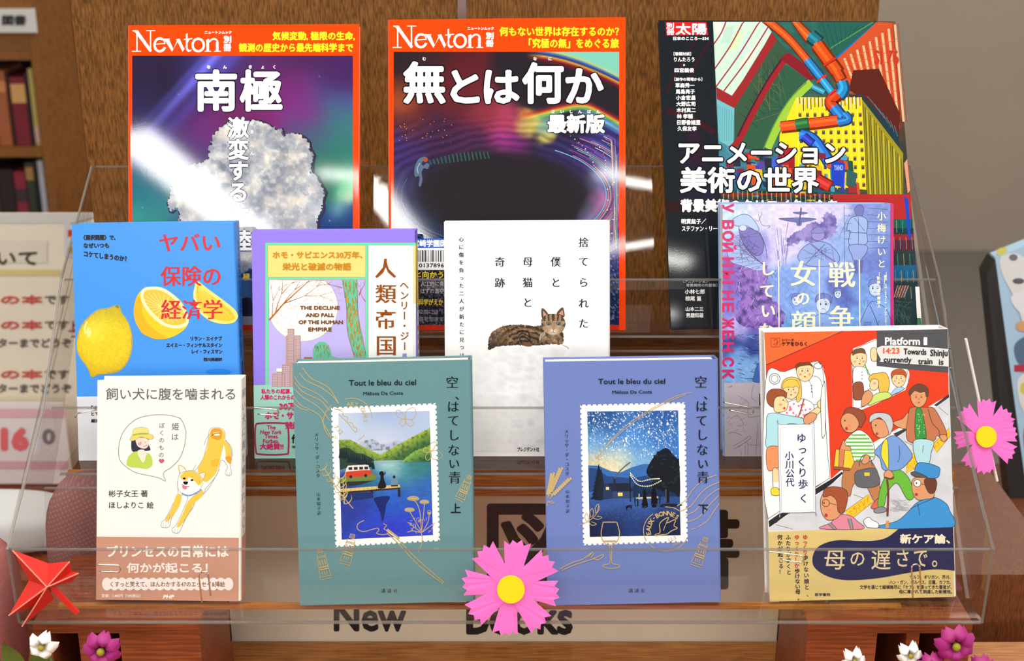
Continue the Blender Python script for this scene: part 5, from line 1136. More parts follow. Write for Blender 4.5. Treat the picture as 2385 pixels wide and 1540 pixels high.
TE = (104,146,152)
b, c = volume('teal book with a stamp picture of a lake, jetty and red van', [(681,847),(1098,838),(1106,1401),(699,1411)], TE, 660, 0.021, [(280,325),(900,301),(921,1112),(306,1148)], [(322,360),(860,346),(880,1077),(343,1104)], 0)
def fst(X, Y):
    C = rbf(X, Y, [(270,0,(150,180,236),90),(100,60,(206,222,246),80),(400,60,(190,210,244),80),(270,130,(226,232,246),70),(270,300,(150,190,200),40),(300,340,(160,206,190),40),(400,360,(70,140,150),50),(180,400,(40,110,130),50),(470,330,(50,120,120),40),(270,420,(50,110,190),50),(100,520,(44,60,150),60),(300,520,(40,90,190),60),(480,470,(50,100,180),60),(200,640,(44,70,190),60),(450,640,(48,70,200),60),(270,720,(52,56,196),60)])
    n = vnoise(X/22, Y/3.5, 4); return C*(0.94+.14*n*(Y > 300))[..., None]
c.grid(0, 0, 540, 735, 8, fst)
def hill(p, c1, c2, seed, base):
    pp = crom(p, False, 6); lo = pp[:, 1].min()
    poly_ = [tuple(a) for a in pp] + base
    c.grid(max(0, min(a[0] for a in poly_)), lo, min(540, max(a[0] for a in poly_)), max(a[1] for a in poly_), 6, lambda X, Y: mixc(mixc(np.zeros(X.shape+(3,))+c1, c2, np.clip((Y-np.interp(X, pp[:, 0], pp[:, 1]))/90, 0, 1)), (30,60,40), np.clip((fbm(X, Y, 14, seed)-.5)*2.2, 0, .6)), lambda X, Y: inpoly(X, Y, poly_))
hill([(120,165),(160,160),(190,150),(215,160),(250,185),(290,180),(330,165),(380,175),(430,190)], (190,196,220), (160,176,206), 3, [(430,230),(120,230)])
hill([(200,275),(260,235),(330,200),(400,165),(450,140),(500,115),(541,95)], (170,190,70), (60,104,60), 9, [(541,290),(200,290)])
hill([(0,150),(50,150),(90,165),(130,190),(180,215),(230,240),(262,256)], (160,180,66), (70,110,60), 5, [(262,270),(0,300)])
hill([(370,290),(400,262),(440,235),(490,215),(541,200)], (150,190,80), (40,90,60), 12, [(541,305),(370,300)])
c.poly([(0,210),(30,200),(60,205),(100,235),(140,240),(180,262),(210,282),(0,330)], (44,66,56))
rs = np.random.RandomState(3)
for i in range(17): x = 6+i*12; y = 205+i*4.2+rs.randint(-14,8); c.poly([(x,y),(x+11,y+60),(x-11,y+60)], (24,42,46))
c.blob([(0,385),(60,360),(150,352),(200,360),(216,385),(180,400),(80,412),(0,410)], (110,130,60)); c.poly([(0,400),(200,398),(120,420),(0,430)], (40,50,50))
c.blob([(38,330),(48,310),(60,306),(160,306),(172,318),(178,345),(176,366),(40,372)], (232,226,214)); c.blob([(36,345),(60,340),(176,338),(177,366),(40,374)], (204,66,44)); 
for x in (52,84,116,146): c.rect(x, 316, x+22, 332, (50,44,50))
c.ell(64,372,9,9,(40,36,40)); c.ell(152,368,9,9,(40,36,40))
c.poly([(0,440),(350,428),(356,445),(0,458)], (216,190,120)); c.poly([(0,458),(356,445),(356,454),(0,470)], (60,44,36))
for i in range(14): c.line([(14+i*25,440-i*.8),(12+i*25,456-i*.8)], 1.6, (150,124,74), sm=False)
for x in (178, 340): c.rect(x, 455, x+14, 500, (44,34,34))
c.blob([(236,350),(252,346),(262,362),(258,378),(262,400),(270,442),(222,444),(236,400),(240,376),(232,362)], (26,22,30)); c.line([(250,372),(268,360),(264,350)], 5, (26,22,30)); c.blob([(312,385),(320,374),(328,385),(340,400),(338,432),(300,436),(302,402)], (110,140,160)); c.ell(320,382,8,9,(40,30,34)); c.rect(300,430,342,438,(40,36,44))
c.blob([(200,500),(290,496),(270,540),(258,600),(244,640),(232,590),(210,540)], (26,40,110)); c.poly([(0,470),(200,466),(180,500),(0,520)], (30,50,110))
c.q = None; c.part('foil_drawings', 'gold', 'gold foil line drawings')
for p in ([(112,90),(140,130),(170,160),(215,180),(270,215),(325,300)],[(95,122),(130,165),(180,190),(230,215),(290,260),(325,305)],[(66,145),(100,195),(160,225),(215,255),(262,300)],[(66,178),(110,230),(170,262),(225,290),(270,345)],[(64,215),(110,262),(165,295),(220,335),(270,400)],[(62,262),(100,310),(160,340),(215,375),(240,430),(285,498)],[(60,300),(100,330),(150,345)]): c.line(p, 4.5, GL)
c.ring(400,390,122,118,4.5,GL,a0=-110,a1=0); c.ring(370,410,135,125,4.5,GL,a0=130,a1=230)
for i, ch in enumerate('ARTIGUES'):
    a = math.radians(-100+i*15.5); c.C(ch, 398+86*math.cos(a), 392+86*math.sin(a)-0, 34, GL, rot=-100+i*15.5+90, bold=.8)
c.C('7.12', 326, 458, 34, GL, rot=50, bold=.8); c.C('20', 306, 500, 24, GL, rot=50)
for p in ([(300,335),(345,350),(352,375),(380,385),(375,410),(405,420),(415,445),(432,440)],[(330,370),(380,420),(420,470),(432,462),(428,440)],[(300,335),(350,340)],[(440,520),(465,500),(478,484)]): c.line(p, 4, GL)
def but(x, y, s_, r): 
    for p in ([(0,0),(10,-50),(60,-70),(75,-30),(50,10),(5,5)],[(0,5),(40,15),(55,45),(25,55),(0,25)],[(0,0),(-30,-50),(-55,-60),(-60,-30),(-40,-5)],[(0,10),(-30,10),(-40,40),(-15,50)]):
        q = np.array(p, float)*s_; R = math.radians(r); q = np.stack([q[:,0]*math.cos(R)-q[:,1]*math.sin(R), q[:,0]*math.sin(R)+q[:,1]*math.cos(R)], -1)+(x, y); c.line(q, 3.6, GL, closed=True)
    c.line([(x-2,y-6),(x+2,y+34)], 7, GL)
but(718,390,.85,-4); but(868,585,.78,70)
for x0, y0, dx, dy, k in ((240,690,170,230,7),(350,740,10,150,6)):
    c.line([(x0,y0-6),(x0+dx*.5,y0+dy*.55),(x0+dx,y0+dy)], 5, GL)
    for i in range(k):
        t_ = i/k; x = x0+dx*t_; y = y0+dy*t_; c.line([(x,y),(x-26,y+6),(x-34,y-12)], 7, GL, taper=True); c.line([(x,y),(x+16,y-24),(x+12,y-46)], 7, GL, taper=True)
for p in ([(475,990),(440,1010),(436,1040),(470,1056),(520,1044),(556,1036),(560,1052),(548,1066),(580,1074),(620,1070)],[(588,1010),(606,1020),(592,1040),(616,1050)]): c.line(p, 4.5, GL)
c.line([(622,1050),(700,1130),(800,1230),(945,1356)], 5, GL); c.line([(608,1064),(690,1140),(790,1250),(938,1362)], 5, GL); c.line([(610,1046),(680,1100)], 18, GL); c.line([(618,1060),(672,1096)], 4, (240,236,226))
for p in ([(810,1062),(818,1100),(806,1150),(792,1175)],[(812,1062),(806,960),(790,900),(766,868)],[(812,1062),(824,960),(830,890)],[(808,1050),(768,980),(742,936)],[(818,1060),(850,1000),(858,950)],[(812,1062),(770,1030),(730,1000)],[(816,1062),(856,1030),(890,1005)],[(806,1062),(760,1052),(730,1060)]): c.line(p, 4.5, GL)
for x, y, w in ((764,862,34),(830,882,26),(742,928,28),(858,944,10)):
    for k in range(9): a = math.radians(-170+k*20); c.line([(x,y+6),(x+w*math.cos(a),y+4+w*.6*math.sin(a))], 5, GL, sm=False)
    c.ring(x, y, w, 12, 3.4, GL)
for k in range(26): a = rs.rand()*6.3; x = 812+rs.randint(-70,74); y = 985+rs.randint(-10,70); c.line([(x,y),(x+16*math.cos(a),y+16*math.sin(a))], 3, GL, sm=False)
def tube_(x, y, r, s_=1.0, c_=None):
    R = math.radians(r)
    def X(p): q = np.array(p, float)*s_; return np.stack([q[:,0]*math.cos(R)-q[:,1]*math.sin(R), q[:,0]*math.sin(R)+q[:,1]*math.cos(R)], -1)+(x, y)
    for p in ([(-24,-60),(24,-60),(34,80),(-34,80)],[(-34,80),(34,80),(36,96),(-36,96)],[(-14,-96),(14,-96),(16,-70),(-16,-70)]): c.line(X(p), 4, GL, sm=False, closed=True)
    for k in range(6): c.line(X([(-13+k*5,-94),(-13+k*5,-72)]), 2, GL, sm=False)
    for y_ in (-46,-38,20,34): c.line(X([(-26,y_),(28,y_)]), 4 if y_ < 0 else 8, GL, sm=False)
    for k in range(3): c.line(X([(-18+k*16,-26),(-14+k*16,8)]), 6, GL, sm=False)
    for k in range(3): c.line(X([(-16+k*14,46),(-14+k*14,70)]), 4, GL, sm=False)
tube_(232,1245,-12,.95); tube_(385,1160,15,.95); tube_(1066,800,24,.82)
c.part('cover_lettering', 'matte'); INK = (26,32,40)
c.T('Tout le bleu du ciel', 386, 166, 780, 198, INK, bold=1, slope=-4); c.T('Mélissa Da Costa', 470, 234, 704, 254, INK, bold=.5, slope=-3)
txts(c, (('空',993,178,76),('、',1015,236,70),('は',998,320,74),('て',1000,402,74),('し',1002,488,74),('な',1002,576,74),('い',1004,656,70),('青',1008,738,76)), ('上',1014,920), 0, 0)
c.V('メリッサ・ダ・コスタ', 194, 486, 204, 726, 27, INK, minc=True); c.V('山本知子訳', 206, 838, 210, 946, 24, INK, minc=True)
for ch, x in zip('講談社', (588,624,660)): c.C(ch, x, 1404, 26, INK, minc=True)
c.done()

BL = (112,132,196)
b, c = volume('periwinkle blue book with a stamp picture of a starry night dinner', [(1266,843),(1673,837),(1680,1402),(1276,1411)], BL, 1240, 0.021, [(280,310),(898,296),(914,1118),(298,1138)], [(322,350),(857,343),(872,1078),(337,1088)], 0)
def fnt(X, Y):
    C = rbf(X, Y, [(100,20,(36,84,150),90),(400,20,(40,90,160),90),(270,150,(84,150,226),80),(60,200,(110,170,226),60),(480,180,(60,120,200),70),(200,270,(200,216,200),45),(60,290,(236,214,160),45),(150,320,(240,226,180),40),(350,300,(130,180,220),50),(100,520,(56,90,160),60),(300,520,(70,110,190),60),(480,520,(44,76,140),60),(270,620,(36,60,120),60),(100,690,(28,44,90),60),(450,690,(24,36,70),60),(10,735,(20,30,60),60)])
    s_ = vnoise(X/3, Y/4, 5); C = mixc(C, (240,246,252), np.clip((s_-.8)*6, 0, .8)*(Y < 280)*np.clip((300-Y)/120, 0, 1)); return C*(0.92+.16*vnoise(X/6, Y/9, 8))[..., None]
c.grid(0, 0, 540, 735, 6, fnt)
rs = np.random.RandomState(6)
for i in range(210): x = 8+rs.rand()*524; y = 6+rs.rand()**1.2*270; r_ = 1.6+rs.rand()*2.2+(3 if i % 20 == 0 else 0); c.ell(x, y, r_, r_*1.5, (246,250,255), n=7)
c.poly([(0,315),(60,318),(130,350),(190,360),(260,330),(330,312),(400,316),(460,340),(541,330),(541,500),(0,500)], (56,110,180)); c.poly([(0,330),(50,336),(110,380),(260,395),(340,380),(541,400),(541,470),(0,470)], (40,70,130)); c.poly([(250,470),(270,430),(320,405),(380,420),(420,450),(541,460),(541,505),(250,505)], (24,46,84))
def conif(x, y0, y1, w, col):
    p = [(x,y0)]
    for k in range(9): t_ = (k+1)/9; p += [(x+w*t_, y0+(y1-y0)*t_), (x+w*t_*.72, y0+(y1-y0)*t_-2)]
    L = [(2*x-a, b_) for a, b_ in reversed(p)]; c.poly(p+[(x+6,y1+6),(x-6,y1+6)]+L[:-1], col)
conif(62, 305, 515, 54, (22,32,46)); conif(76, 330, 510, 34, (26,38,54))
c.blob([(345,350),(370,300),(410,250),(455,222),(480,228),(505,262),(530,285),(540,300),(540,500),(500,480),(440,470),(400,460),(368,440),(380,410),(352,380)], (20,26,36))
for i in range(70): a = rs.rand()*6.3; x = 455+85*math.cos(a)*rs.rand()**.3; y = 350+125*math.sin(a)*rs.rand()**.3; c.ell(min(536,x), y, 9, 6, [(16,22,32),(34,42,54)][i % 2], n=7)
c.rect(455,460,476,542,(20,22,30)); c.line([(458,462),(457,540)], 2, (150,140,110), sm=False)
c.poly([(84,510),(86,450),(100,424),(238,422),(262,470),(262,512)], (30,38,60)); c.poly([(140,510),(142,470),(262,472),(262,512)], (50,70,110)); c.poly([(86,450),(112,420),(140,470),(140,512),(84,512)], (40,56,92)); c.rect(148,396,160,424,(34,42,62)); c.rect(102,444,120,460,(250,226,140)); c.rect(172,478,200,498,(250,222,120)); c.line([(186,478),(186,498)], 2, (120,90,50), sm=False); c.line([(156,394),(170,370),(210,330),(250,300)], 7, (90,100,110))
c.line([(245,362),(246,532)], 6, (24,26,32), sm=False)
for p in ([(248,362),(300,410),(370,400),(420,398)],[(248,374),(290,430),(360,440),(430,410)]):
    q = crom(p, False, 7); c.line(q, 1.6, (150,160,160), sm=False)
    for k in range(0, len(q), 1): c.ell(q[k][0], q[k][1]+2, 3.4, 3.8, (250,246,206), n=8)
c.poly([(282,508),(410,504),(410,514),(282,518)], (206,196,150)); c.rect(286,514,292,560,(20,22,30)); c.rect(400,512,406,556,(20,22,30)); c.line([(270,500),(276,560)],5,(16,18,26)); c.line([(424,498),(418,552)],5,(16,18,26)); c.line([(268,524),(290,524),(290,560)],4,(16,18,26)); c.line([(424,520),(404,522)],4,(16,18,26))
c.blob([(322,470),(332,462),(340,470),(340,500),(348,562),(312,564),(320,510)], (14,14,22)); c.blob([(376,462),(386,454),(396,464),(402,500),(400,560),(372,562),(370,500)], (12,12,20)); c.line([(340,490),(352,480),(350,468)],4,(14,14,22)); c.line([(374,488),(362,480),(362,468)],4,(14,14,22)); c.line([(298,505),(298,486)],4,(250,240,190)); c.blob([(218,560),(240,552),(254,556),(250,580),(246,566),(228,568),(224,584)], (14,16,26)); c.blob([(425,556),(450,548),(541,552),(541,562),(430,566)], (20,28,44))
for i in range(160): x = rs.rand()*535; y = 540+rs.rand()*110; c.line([(x,y),(x+3,y-7)], 1.4, (84,124,200), sm=False)
c.q = None; GL = (204,176,116); c.part('foil_drawings', 'gold', 'gold foil line drawings')
for p in ([(935,236),(850,258),(770,296),(680,345),(560,425),(470,510),(395,600)],[(900,250),(780,300),(640,380),(500,490),(400,590)],[(470,505),(420,570),(390,606)],[(372,628),(392,618)],[(384,600),(388,630)],[(370,612),(396,634)]): c.line(p, 3.6, GL)
for x0, y0, x1, y1 in ((90,860,118,720),(95,850,165,690),(100,862,215,750)):
    c.line([(x0,y0),(x1,y1)], 4, GL, sm=False)
    for k in range(10):
        t_ = .2+k*.09; x = x0+(x1-x0)*t_; y = y0+(y1-y0)*t_
        if x-8 > 80: c.ell(x-8, y, 7, 9, GL, n=8)
        c.ell(x+8, y-4, 7, 9, GL, n=8)
c.line([(88,905),(90,880),(122,878)], 4, GL); c.line([(88,880),(120,890),(128,880)], 4, GL)
for p in ([(270,1018),(320,1000),(370,960),(392,900)],[(320,1000),(308,970),(318,946),(330,975),(322,1000)],[(345,975),(338,940),(352,920),(360,950),(350,970)],[(372,950),(370,915),(388,895),(392,925),(376,950)],[(330,1000),(350,1018),(376,1012),(350,998)],[(355,975),(384,984),(408,972),(380,964)]): c.line(p, 3.6, GL)
c.line([(418,1000),(494,1000)], 6, GL); c.line([(416,1000),(404,1060),(412,1105),(440,1134),(472,1134),(502,1105),(512,1060),(496,1000)], 5, GL); c.line([(420,1112),(492,1112)], 9, GL); c.line([(450,1136),(456,1180),(454,1240),(420,1252),(418,1264),(460,1272),(505,1266),(508,1252),(468,1240),(466,1180),(468,1136)], 4.5, GL)
for p in ([(160,1276),(230,1240),(300,1215),(340,1185),(358,1178)],[(170,1284),(240,1255),(320,1228),(360,1215),(412,1190)],[(330,1205),(350,1178)],[(345,1210),(362,1182)],[(355,1212),(385,1222),(416,1200),(414,1186)]): c.line(p, 5, GL)
c.ring(785,1050,132,120,4,GL,a0=150,a1=235); c.ring(785,1050,132,120,4,GL,a0=20,a1=110); c.ring(785,1050,132,120,4,GL,a0=120,a1=140)
for i, ch in enumerate('EAUX-BONNES'):
    a = math.radians(172+i*13.6); c.C(ch, 786+104*math.cos(a), 1052+104*math.sin(a), 38, GL, rot=172+i*13.6+90, bold=1.2)
c.C('12.3', 822, 1098, 30, GL, rot=-22); c.C('6400', 846, 1126, 22, GL, rot=-24)
c.line([(724,1072),(750,1060),(748,1010),(780,980),(800,975),(790,1005),(840,985),(832,1020),(852,1035),(820,1050),(790,1070),(760,1074),(726,1080)], 5, GL, closed=True); c.line([(770,1050),(785,1010),(800,1000)], 3.6, GL)
for p in ([(780,910),(830,916),(866,935)],[(850,905),(900,870),(950,800),(1010,750),(1082,724)],[(870,935),(930,905),(990,830),(1040,790),(1100,764)],[(900,960),(960,930),(1020,860),(1060,825),(1102,802)],[(910,1000),(980,970),(1040,900),(1104,840)],[(932,1044),(960,1035)],[(970,1030),(1030,990),(1070,930),(1104,890)]): c.line([(min(x, 1098), y) for x, y in p], 4.5, GL)
tube_(990,1175,20,.92)
c.part('cover_lettering', 'matte')
c.T('Tout le bleu du ciel', 388, 158, 780, 188, INK, bold=1, slope=-2); c.T('Mélissa Da Costa', 470, 226, 703, 245, INK, bold=.5, slope=-2)
txts(c, (('空',990,176,76),('、',1012,234,70),('は',994,318,74),('て',994,402,74),('し',998,486,74),('な',998,574,74),('い',1002,656,70),('青',1002,736,76)), ('下',1005,922), 0, 0)
c.V('メリッサ・ダ・コスタ', 200, 466, 204, 714, 27, INK, minc=True); c.V('山本知子訳', 206, 820, 208, 934, 24, INK, minc=True)
for ch, x in zip('講談社', (578,614,650)): c.C(ch, x, 1402, 26, INK, minc=True)
c.done()

# ---- platform book
b = Book('paperback_book', 'picture-covered book of people on a red train platform with navy and tan band', [(1779,773),(2209,766),(2228,1390),(1793,1401)], ZB, 12, 0.022, 'R', (246,246,246), 'matte')
c = b.canvas(); c.crop(1740, 750, 2.265); c.part('cover_picture', 'matte', 'watercolour platform scene')
RD = (226,66,36); OG = (242,108,56); PG = (214,216,222); K1 = (52,46,48); SKN = (252,216,164); SKD = (222,158,112)
c.quad([(90,52),(1056,38),(1088,1090),(112,1100)], 970, 1045); c.rect(0, 0, 970, 1045, (250,250,250)); c.q = None
def fred(X, Y): return (np.zeros(X.shape+(3,))+RD)*(0.95+.09*fbm(X, Y, 40, 3))[..., None]
def P_(p, col, line=K1, lw=2.6): c.poly(p, col); (c.line(p, lw, line, sm=False, closed=True) if line else None)
def B_(p, col, line=K1, lw=2.6): c.blob(p, col, line, lw)
c.poly([(90,55),(505,48),(98,225)], OG); c.poly([(505,48),(690,45),(690,90),(560,140),(552,200),(556,460),(560,470),(840,350),(845,250),(1062,260),(1064,385),(900,480),(800,560),(660,640),(440,830),(432,560),(415,300),(395,225),(350,208),(100,308),(98,225)], RD)
c.line([(100,228),(300,140),(505,48)], 3, K1, sm=False)
B_([(556,200),(556,160),(580,140),(690,90),(690,200),(690,250),(845,250),(840,345),(800,375),(600,465),(560,462),(558,330)], (252,252,250), None)
c.line([(556,200),(560,150),(690,90)], 2.4, K1); c.line([(558,200),(556,330),(560,462)], 2.4, K1); c.line([(570,462),(700,415),(840,345),(843,252)], 2.4, K1)
B_([(98,310),(200,262),(350,210),(385,222),(402,280),(412,500),(425,700),(432,825),(360,870),(112,1040)], (252,252,250), K1)
P_([(112,1038),(432,826),(445,830),(114,1062)], (246,246,244)); c.poly([(114,1050),(360,880),(450,826),(500,790),(505,800),(430,870),(340,925),(116,1085)], (44,42,46))
c.poly([(116,1086),(360,918),(520,800),(790,600),(1066,390),(1088,1090),(112,1100)], PG)
def fpl(X, Y): return (np.zeros(X.shape+(3,))+PG)*(0.94+.12*fbm(X, Y, 60, 13))[..., None]
gp = [(116,1090),(360,925),(520,806),(790,606),(1064,395),(1086,1088)]
c.grid(112, 390, 1088, 1096, 12, fpl, lambda X, Y: inpoly(X, Y, gp))
c.poly([(985,440),(1064,380),(1066,398),(1000,445)], (60,60,64)); c.poly([(770,590),(845,556),(850,566),(790,606)], (60,60,64))
for p in ([(150,1070),(240,1092)],[(560,910),(640,940)],[(1010,450),(1060,490)],[(830,630),(870,650)]): c.line(p, 2.4, (90,90,96))
YW = (250,200,50)
for q in ([(514,1000),(640,910),(666,950),(550,1040)],[(845,700),(885,690),(900,760),(840,800)],[(975,650),(1066,560),(1072,600),(1000,690)]): P_(q, YW, (120,90,40), 2.2)
for i in range(44): t_ = rs.rand(); u_ = rs.rand(); c.ell(530+t_*110+u_*22, 1000-t_*78+u_*28, 3, 3, (226,130,40), n=6)
for i in range(16): t_ = rs.rand(); c.ell(985+t_*75, 655-t_*75+rs.rand()*26, 3, 3, (226,130,40), n=6)
for i in range(12): c.ell(850+rs.rand()*36, 710+rs.rand()*70, 3, 3, (226,130,40), n=6)
# sign
P_([(684,45),(1057,38),(1062,268),(846,250),(683,232)], (84,84,88), None); c.blob([(708,125),(1050,140),(1062,150),(1064,238),(1050,236),(712,212),(704,200)], (226,228,228), K1, 2.5)
# people
def face(x, y, r, col=SKN, hair=(150,84,50), side=0, hr=None, mouth=True):
    B_([(x-r*.85,y-r*.6),(x,y-r),(x+r*.85,y-r*.6),(x+r*.9,y+r*.2),(x+r*.55,y+r*.85),(x,y+r*1.1),(x-r*.55,y+r*.85),(x-r*.9,y+r*.2)], col)
    if hr: B_([(x+a*r, y+b_*r) for a, b_ in hr], hair, (80,50,36), 2)
    e = side*r*.3
    for s_ in (-1, 1): c.ell(x+s_*r*.3+e, y-r*.08, r*.07, r*.09, (40,30,30), n=8); c.line([(x+s_*r*.42+e,y-r*.3),(x+s_*r*.2+e,y-r*.32)], 1.8, K1, sm=False); c.ell(x+s_*r*.5+e*.6, y+r*.3, r*.17, r*.13, (246,160,130), n=10)
    c.line([(x+e,y),(x+e+side*r*.2+1,y+r*.2),(x+e,y+r*.25)], 1.8, K1)
    if mouth: c.ell(x+e*.9, y+r*.55, r*.1, r*.1, (190,60,60), n=8); 
TOP = [(-1,-.1),(-.95,-.7),(-.4,-1.2),(.4,-1.2),(.95,-.7),(1,-.1),(.75,-.45),(.3,-.5),(-.3,-.45),(-.75,-.5)]
# in the doorway
c.ring(145,300,28,28,3,K1); c.ring(145,300,18,18,2.4,K1); c.ring(375,232,22,16,3,K1)
B_([(270,330),(310,290),(370,290),(395,330),(400,420),(300,430)], (252,252,250)); c.line([(320,300),(340,340),(345,400)], 2.4, K1)
for y in (335,352,369): c.ell(340, y, 3.4, 3.4, K1, n=8)
face(305,262,48,SKN,(120,70,40),0,[(-.95,-.1),(-1,-.7),(-.5,-1),(0,-.95),(.5,-1),(.95,-.5),(.5,-.7),(-.4,-.62),(-.85,-.4)]); 
B_([(170,490),(185,440),(220,420),(290,405),(345,430),(350,470),(310,540),(200,520)], (252,244,246))
for i in range(26): c.ell(195+rs.rand()*140, 430+rs.rand()*90, 6, 6, (244,120,150), n=8)
B_([(180,350),(190,310),(230,290),(270,300),(285,330),(285,400),(262,420),(250,330),(200,340)], (244,200,90)); face(232,360,44,SKN,(244,200,90),0,[(-1,-.2),(-.9,-.9),(-.2,-1.3),(.6,-1.2),(1,-.6),(.98,-.2),(.6,-.5),(.2,-.35),(-.3,-.4),(-.7,-.3)])
c.line([(300,405),(285,460),(265,515)], 7, (150,80,50)); B_([(300,500),(340,470),(380,440),(400,410),(408,440),(370,490),(320,530)], SKN); B_([(370,425),(395,408),(408,430),(395,455),(375,450)], SKN)
B_([(104,500),(130,480),(200,490),(280,505),(310,520),(290,540),(210,540),(200,600),(200,665),(106,665),(102,580)], (176,226,234)); B_([(300,505),(330,480),(365,485),(360,515),(320,540),(300,530)], SKD)
B_([(106,665),(180,665),(190,740),(150,775),(108,778)], (244,150,100)); B_([(135,780),(165,780),(175,840),(165,890),(140,890)], SKN); c.rect(140,845,172,880,(250,250,248)); B_([(128,880),(160,875),(172,900),(165,915),(130,912)], (250,220,60))
B_([(105,420),(105,380),(130,355),(180,355),(208,375),(205,400),(190,395),(180,430),(150,450),(125,445)], (158,84,52)); B_([(150,400),(190,392),(214,420),(216,440),(200,470),(150,475),(140,440)], SKN); c.ell(190,412,3.5,4,K1,n=8); c.ell(176,436,9,7,(246,160,130)); c.ell(196,455,6,7,(200,70,60)); c.line([(190,412),(210,425)],1.6,K1)
B_([(392,360),(402,330),(410,330),(412,560),(405,605),(395,600),(388,450)], (240,240,240), K1)
# train window people
face(588,195,46,SKN,(120,84,56),.4,[(-.7,-.4),(-.6,-.9),(0,-1.2),(.6,-1.15),(.8,-.6),(.3,-.7),(-.3,-.6)]); B_([(560,250),(600,235),(640,260),(650,350),(570,360)], (252,252,250)); c.line([(620,220),(630,250),(640,280)],6,(96,170,60)); 
for y in (265,282,300): c.ell(606, y, 3, 3, K1, n=8)
B_([(650,175),(655,140),(680,140),(684,200),(660,205)], SKN); B_([(640,300),(660,275),(690,270),(730,268),(750,310),(745,360),(735,372),(700,370),(690,330),(665,330)], (240,190,80)); B_([(648,320),(665,300),(692,310),(690,345),(670,362),(650,352)], SKN); c.ell(672,324,9,7,(250,160,150)); B_([(640,440),(655,400),(690,375),(740,370),(760,395),(680,425)], (206,226,120)); face(800,300,40,SKN,(190,90,50),0,[(-.95,0),(-1,-.8),(-.4,-1.25),(.5,-1.25),(1,-.7),(.95,-.1),(.6,-.5),(0,-.55),(-.6,-.5)]); c.blob([(756,385),(790,345),(830,350),(800,370)], (170,210,240), K1, 2)
B_([(560,400),(560,330),(590,315),(612,330),(612,400),(580,412)], (150,84,60)); B_([(602,440),(610,385),(640,360),(662,385),(650,420),(610,445)], SKD)
# man with green sweater
B_([(770,530),(820,510),(850,480),(862,560),(800,556)], SKD); B_([(852,480),(870,450),(940,450),(985,455),(1030,530),(1052,590),(1040,620),(1000,600),(980,628),(848,628)], (196,120,84)); c.line([(955,460),(975,530),(1010,570),(1015,600)],3,K1); B_([(890,465),(920,465),(945,600),(930,615),(888,612)], (60,150,70)); 
for i in range(40): c.ell(895+rs.rand()*42, 480+rs.rand()*120, 2, 3, (180,220,150), n=6)
B_([(1015,600),(1045,595),(1055,615),(1035,632)], SKD); B_([(878,628),(980,628),(970,690),(955,750),(900,750)], (180,222,232)); c.line([(930,650),(925,690)],2.4,K1)
face(905,400,46,SKD,(110,72,56),0,[(-1,-.25),(-1.1,-.8),(-.4,-1.5),(.4,-1.55),(1.05,-1.1),(1.1,-.3),(.85,-.1),(.7,-.7),(.2,-.6),(-.4,-.8),(-.7,-.6)])
# woman, striped
B_([(520,750),(590,730),(660,740),(700,860),(690,960),(660,930),(610,830),(560,860),(540,920),(500,870)], (190,128,84)); 
ws = [(540,600),(590,570),(640,600),(668,650),(670,720),(620,735),(550,730),(520,700),(500,660)]
B_(ws, (252,252,248)); wc = crom(ws, True, 5)
for k in range(8):
    y = 592+k*19; xs_ = [x for x in np.arange(495, 675, 6) if inpoly(np.array([x]), np.array([float(y)]), wc)[0] and inpoly(np.array([x]), np.array([float(y+9)]), wc)[0]]
    if len(xs_) > 1: c.rect(xs_[0], y, xs_[-1], y+9, (110,196,80))
c.line(wc, 2.6, K1, sm=False, closed=True)
B_([(490,690),(500,640),(512,620),(520,650),(545,660),(540,690)], SKD); P_([(468,672),(548,680),(565,740),(545,780),(456,772)], (246,206,60)); P_([(486,670),(515,674),(505,776),(482,774)], (214,130,90)); P_([(456,762),(545,772),(540,785),(455,776)], (170,90,60))
B_([(505,500),(520,460),(560,450),(610,470),(625,510),(610,540),(600,556),(580,540),(560,500),(530,486)], (150,80,54)); B_([(500,500),(530,480),(568,495),(590,540),(560,580),(520,578),(496,540)], SKD); c.ell(515,520,4,5,K1,n=8); c.ell(540,548,11,8,(240,140,110)); c.ell(524,562,8,9,(190,60,60))
B_([(655,970),(690,930),(700,940),(690,980),(660,985)], (214,110,80))
c.ring(625,760,34,60,5,(90,90,96),a0=180,a1=360); B_([(568,800),(600,780),(670,770),(690,800),(700,850),(660,872),(580,866)], (104,104,110)); c.rect(618,794,646,812,(230,206,70)); B_([(605,735),(625,700),(645,710),(640,740),(615,750)], SKD)
# grey-haired woman
B_([(702,880),(740,800),(800,780),(850,820),(880,900),(870,935),(840,930),(790,850),(740,900),(720,975),(690,970)], (110,186,62)); B_([(710,640),(740,610),(780,600),(830,640),(870,700),(850,740),(800,780),(720,780),(700,720),(670,690),(690,660)], (120,160,222)); B_([(715,640),(740,625),(745,770),(722,740),(706,700)], (246,222,60)); c.line([(800,650),(805,700),(795,740)],2.6,K1)
B_([(645,530),(650,495),(690,478),(750,490),(770,540),(755,590),(740,590),(730,540),(700,505),(665,520)], (200,204,210)); B_([(655,530),(680,512),(720,520),(740,560),(745,590),(720,610),(690,608),(665,580)], SKD); c.ell(678,545,4,5,K1,n=8); c.ell(702,568,10,8,(240,150,120)); c.ell(684,590,7,8,(190,60,60)); B_([(722,800),(745,780),(770,800),(765,825),(730,825)], SKD)
c.line([(738,830),(744,900),(740,1025)], 11, (120,60,56)); c.line([(722,818),(755,828),(775,818)], 10, (120,60,56)); B_([(668,990),(700,975),(730,980),(730,1000),(680,1008)], (140,140,146)); 
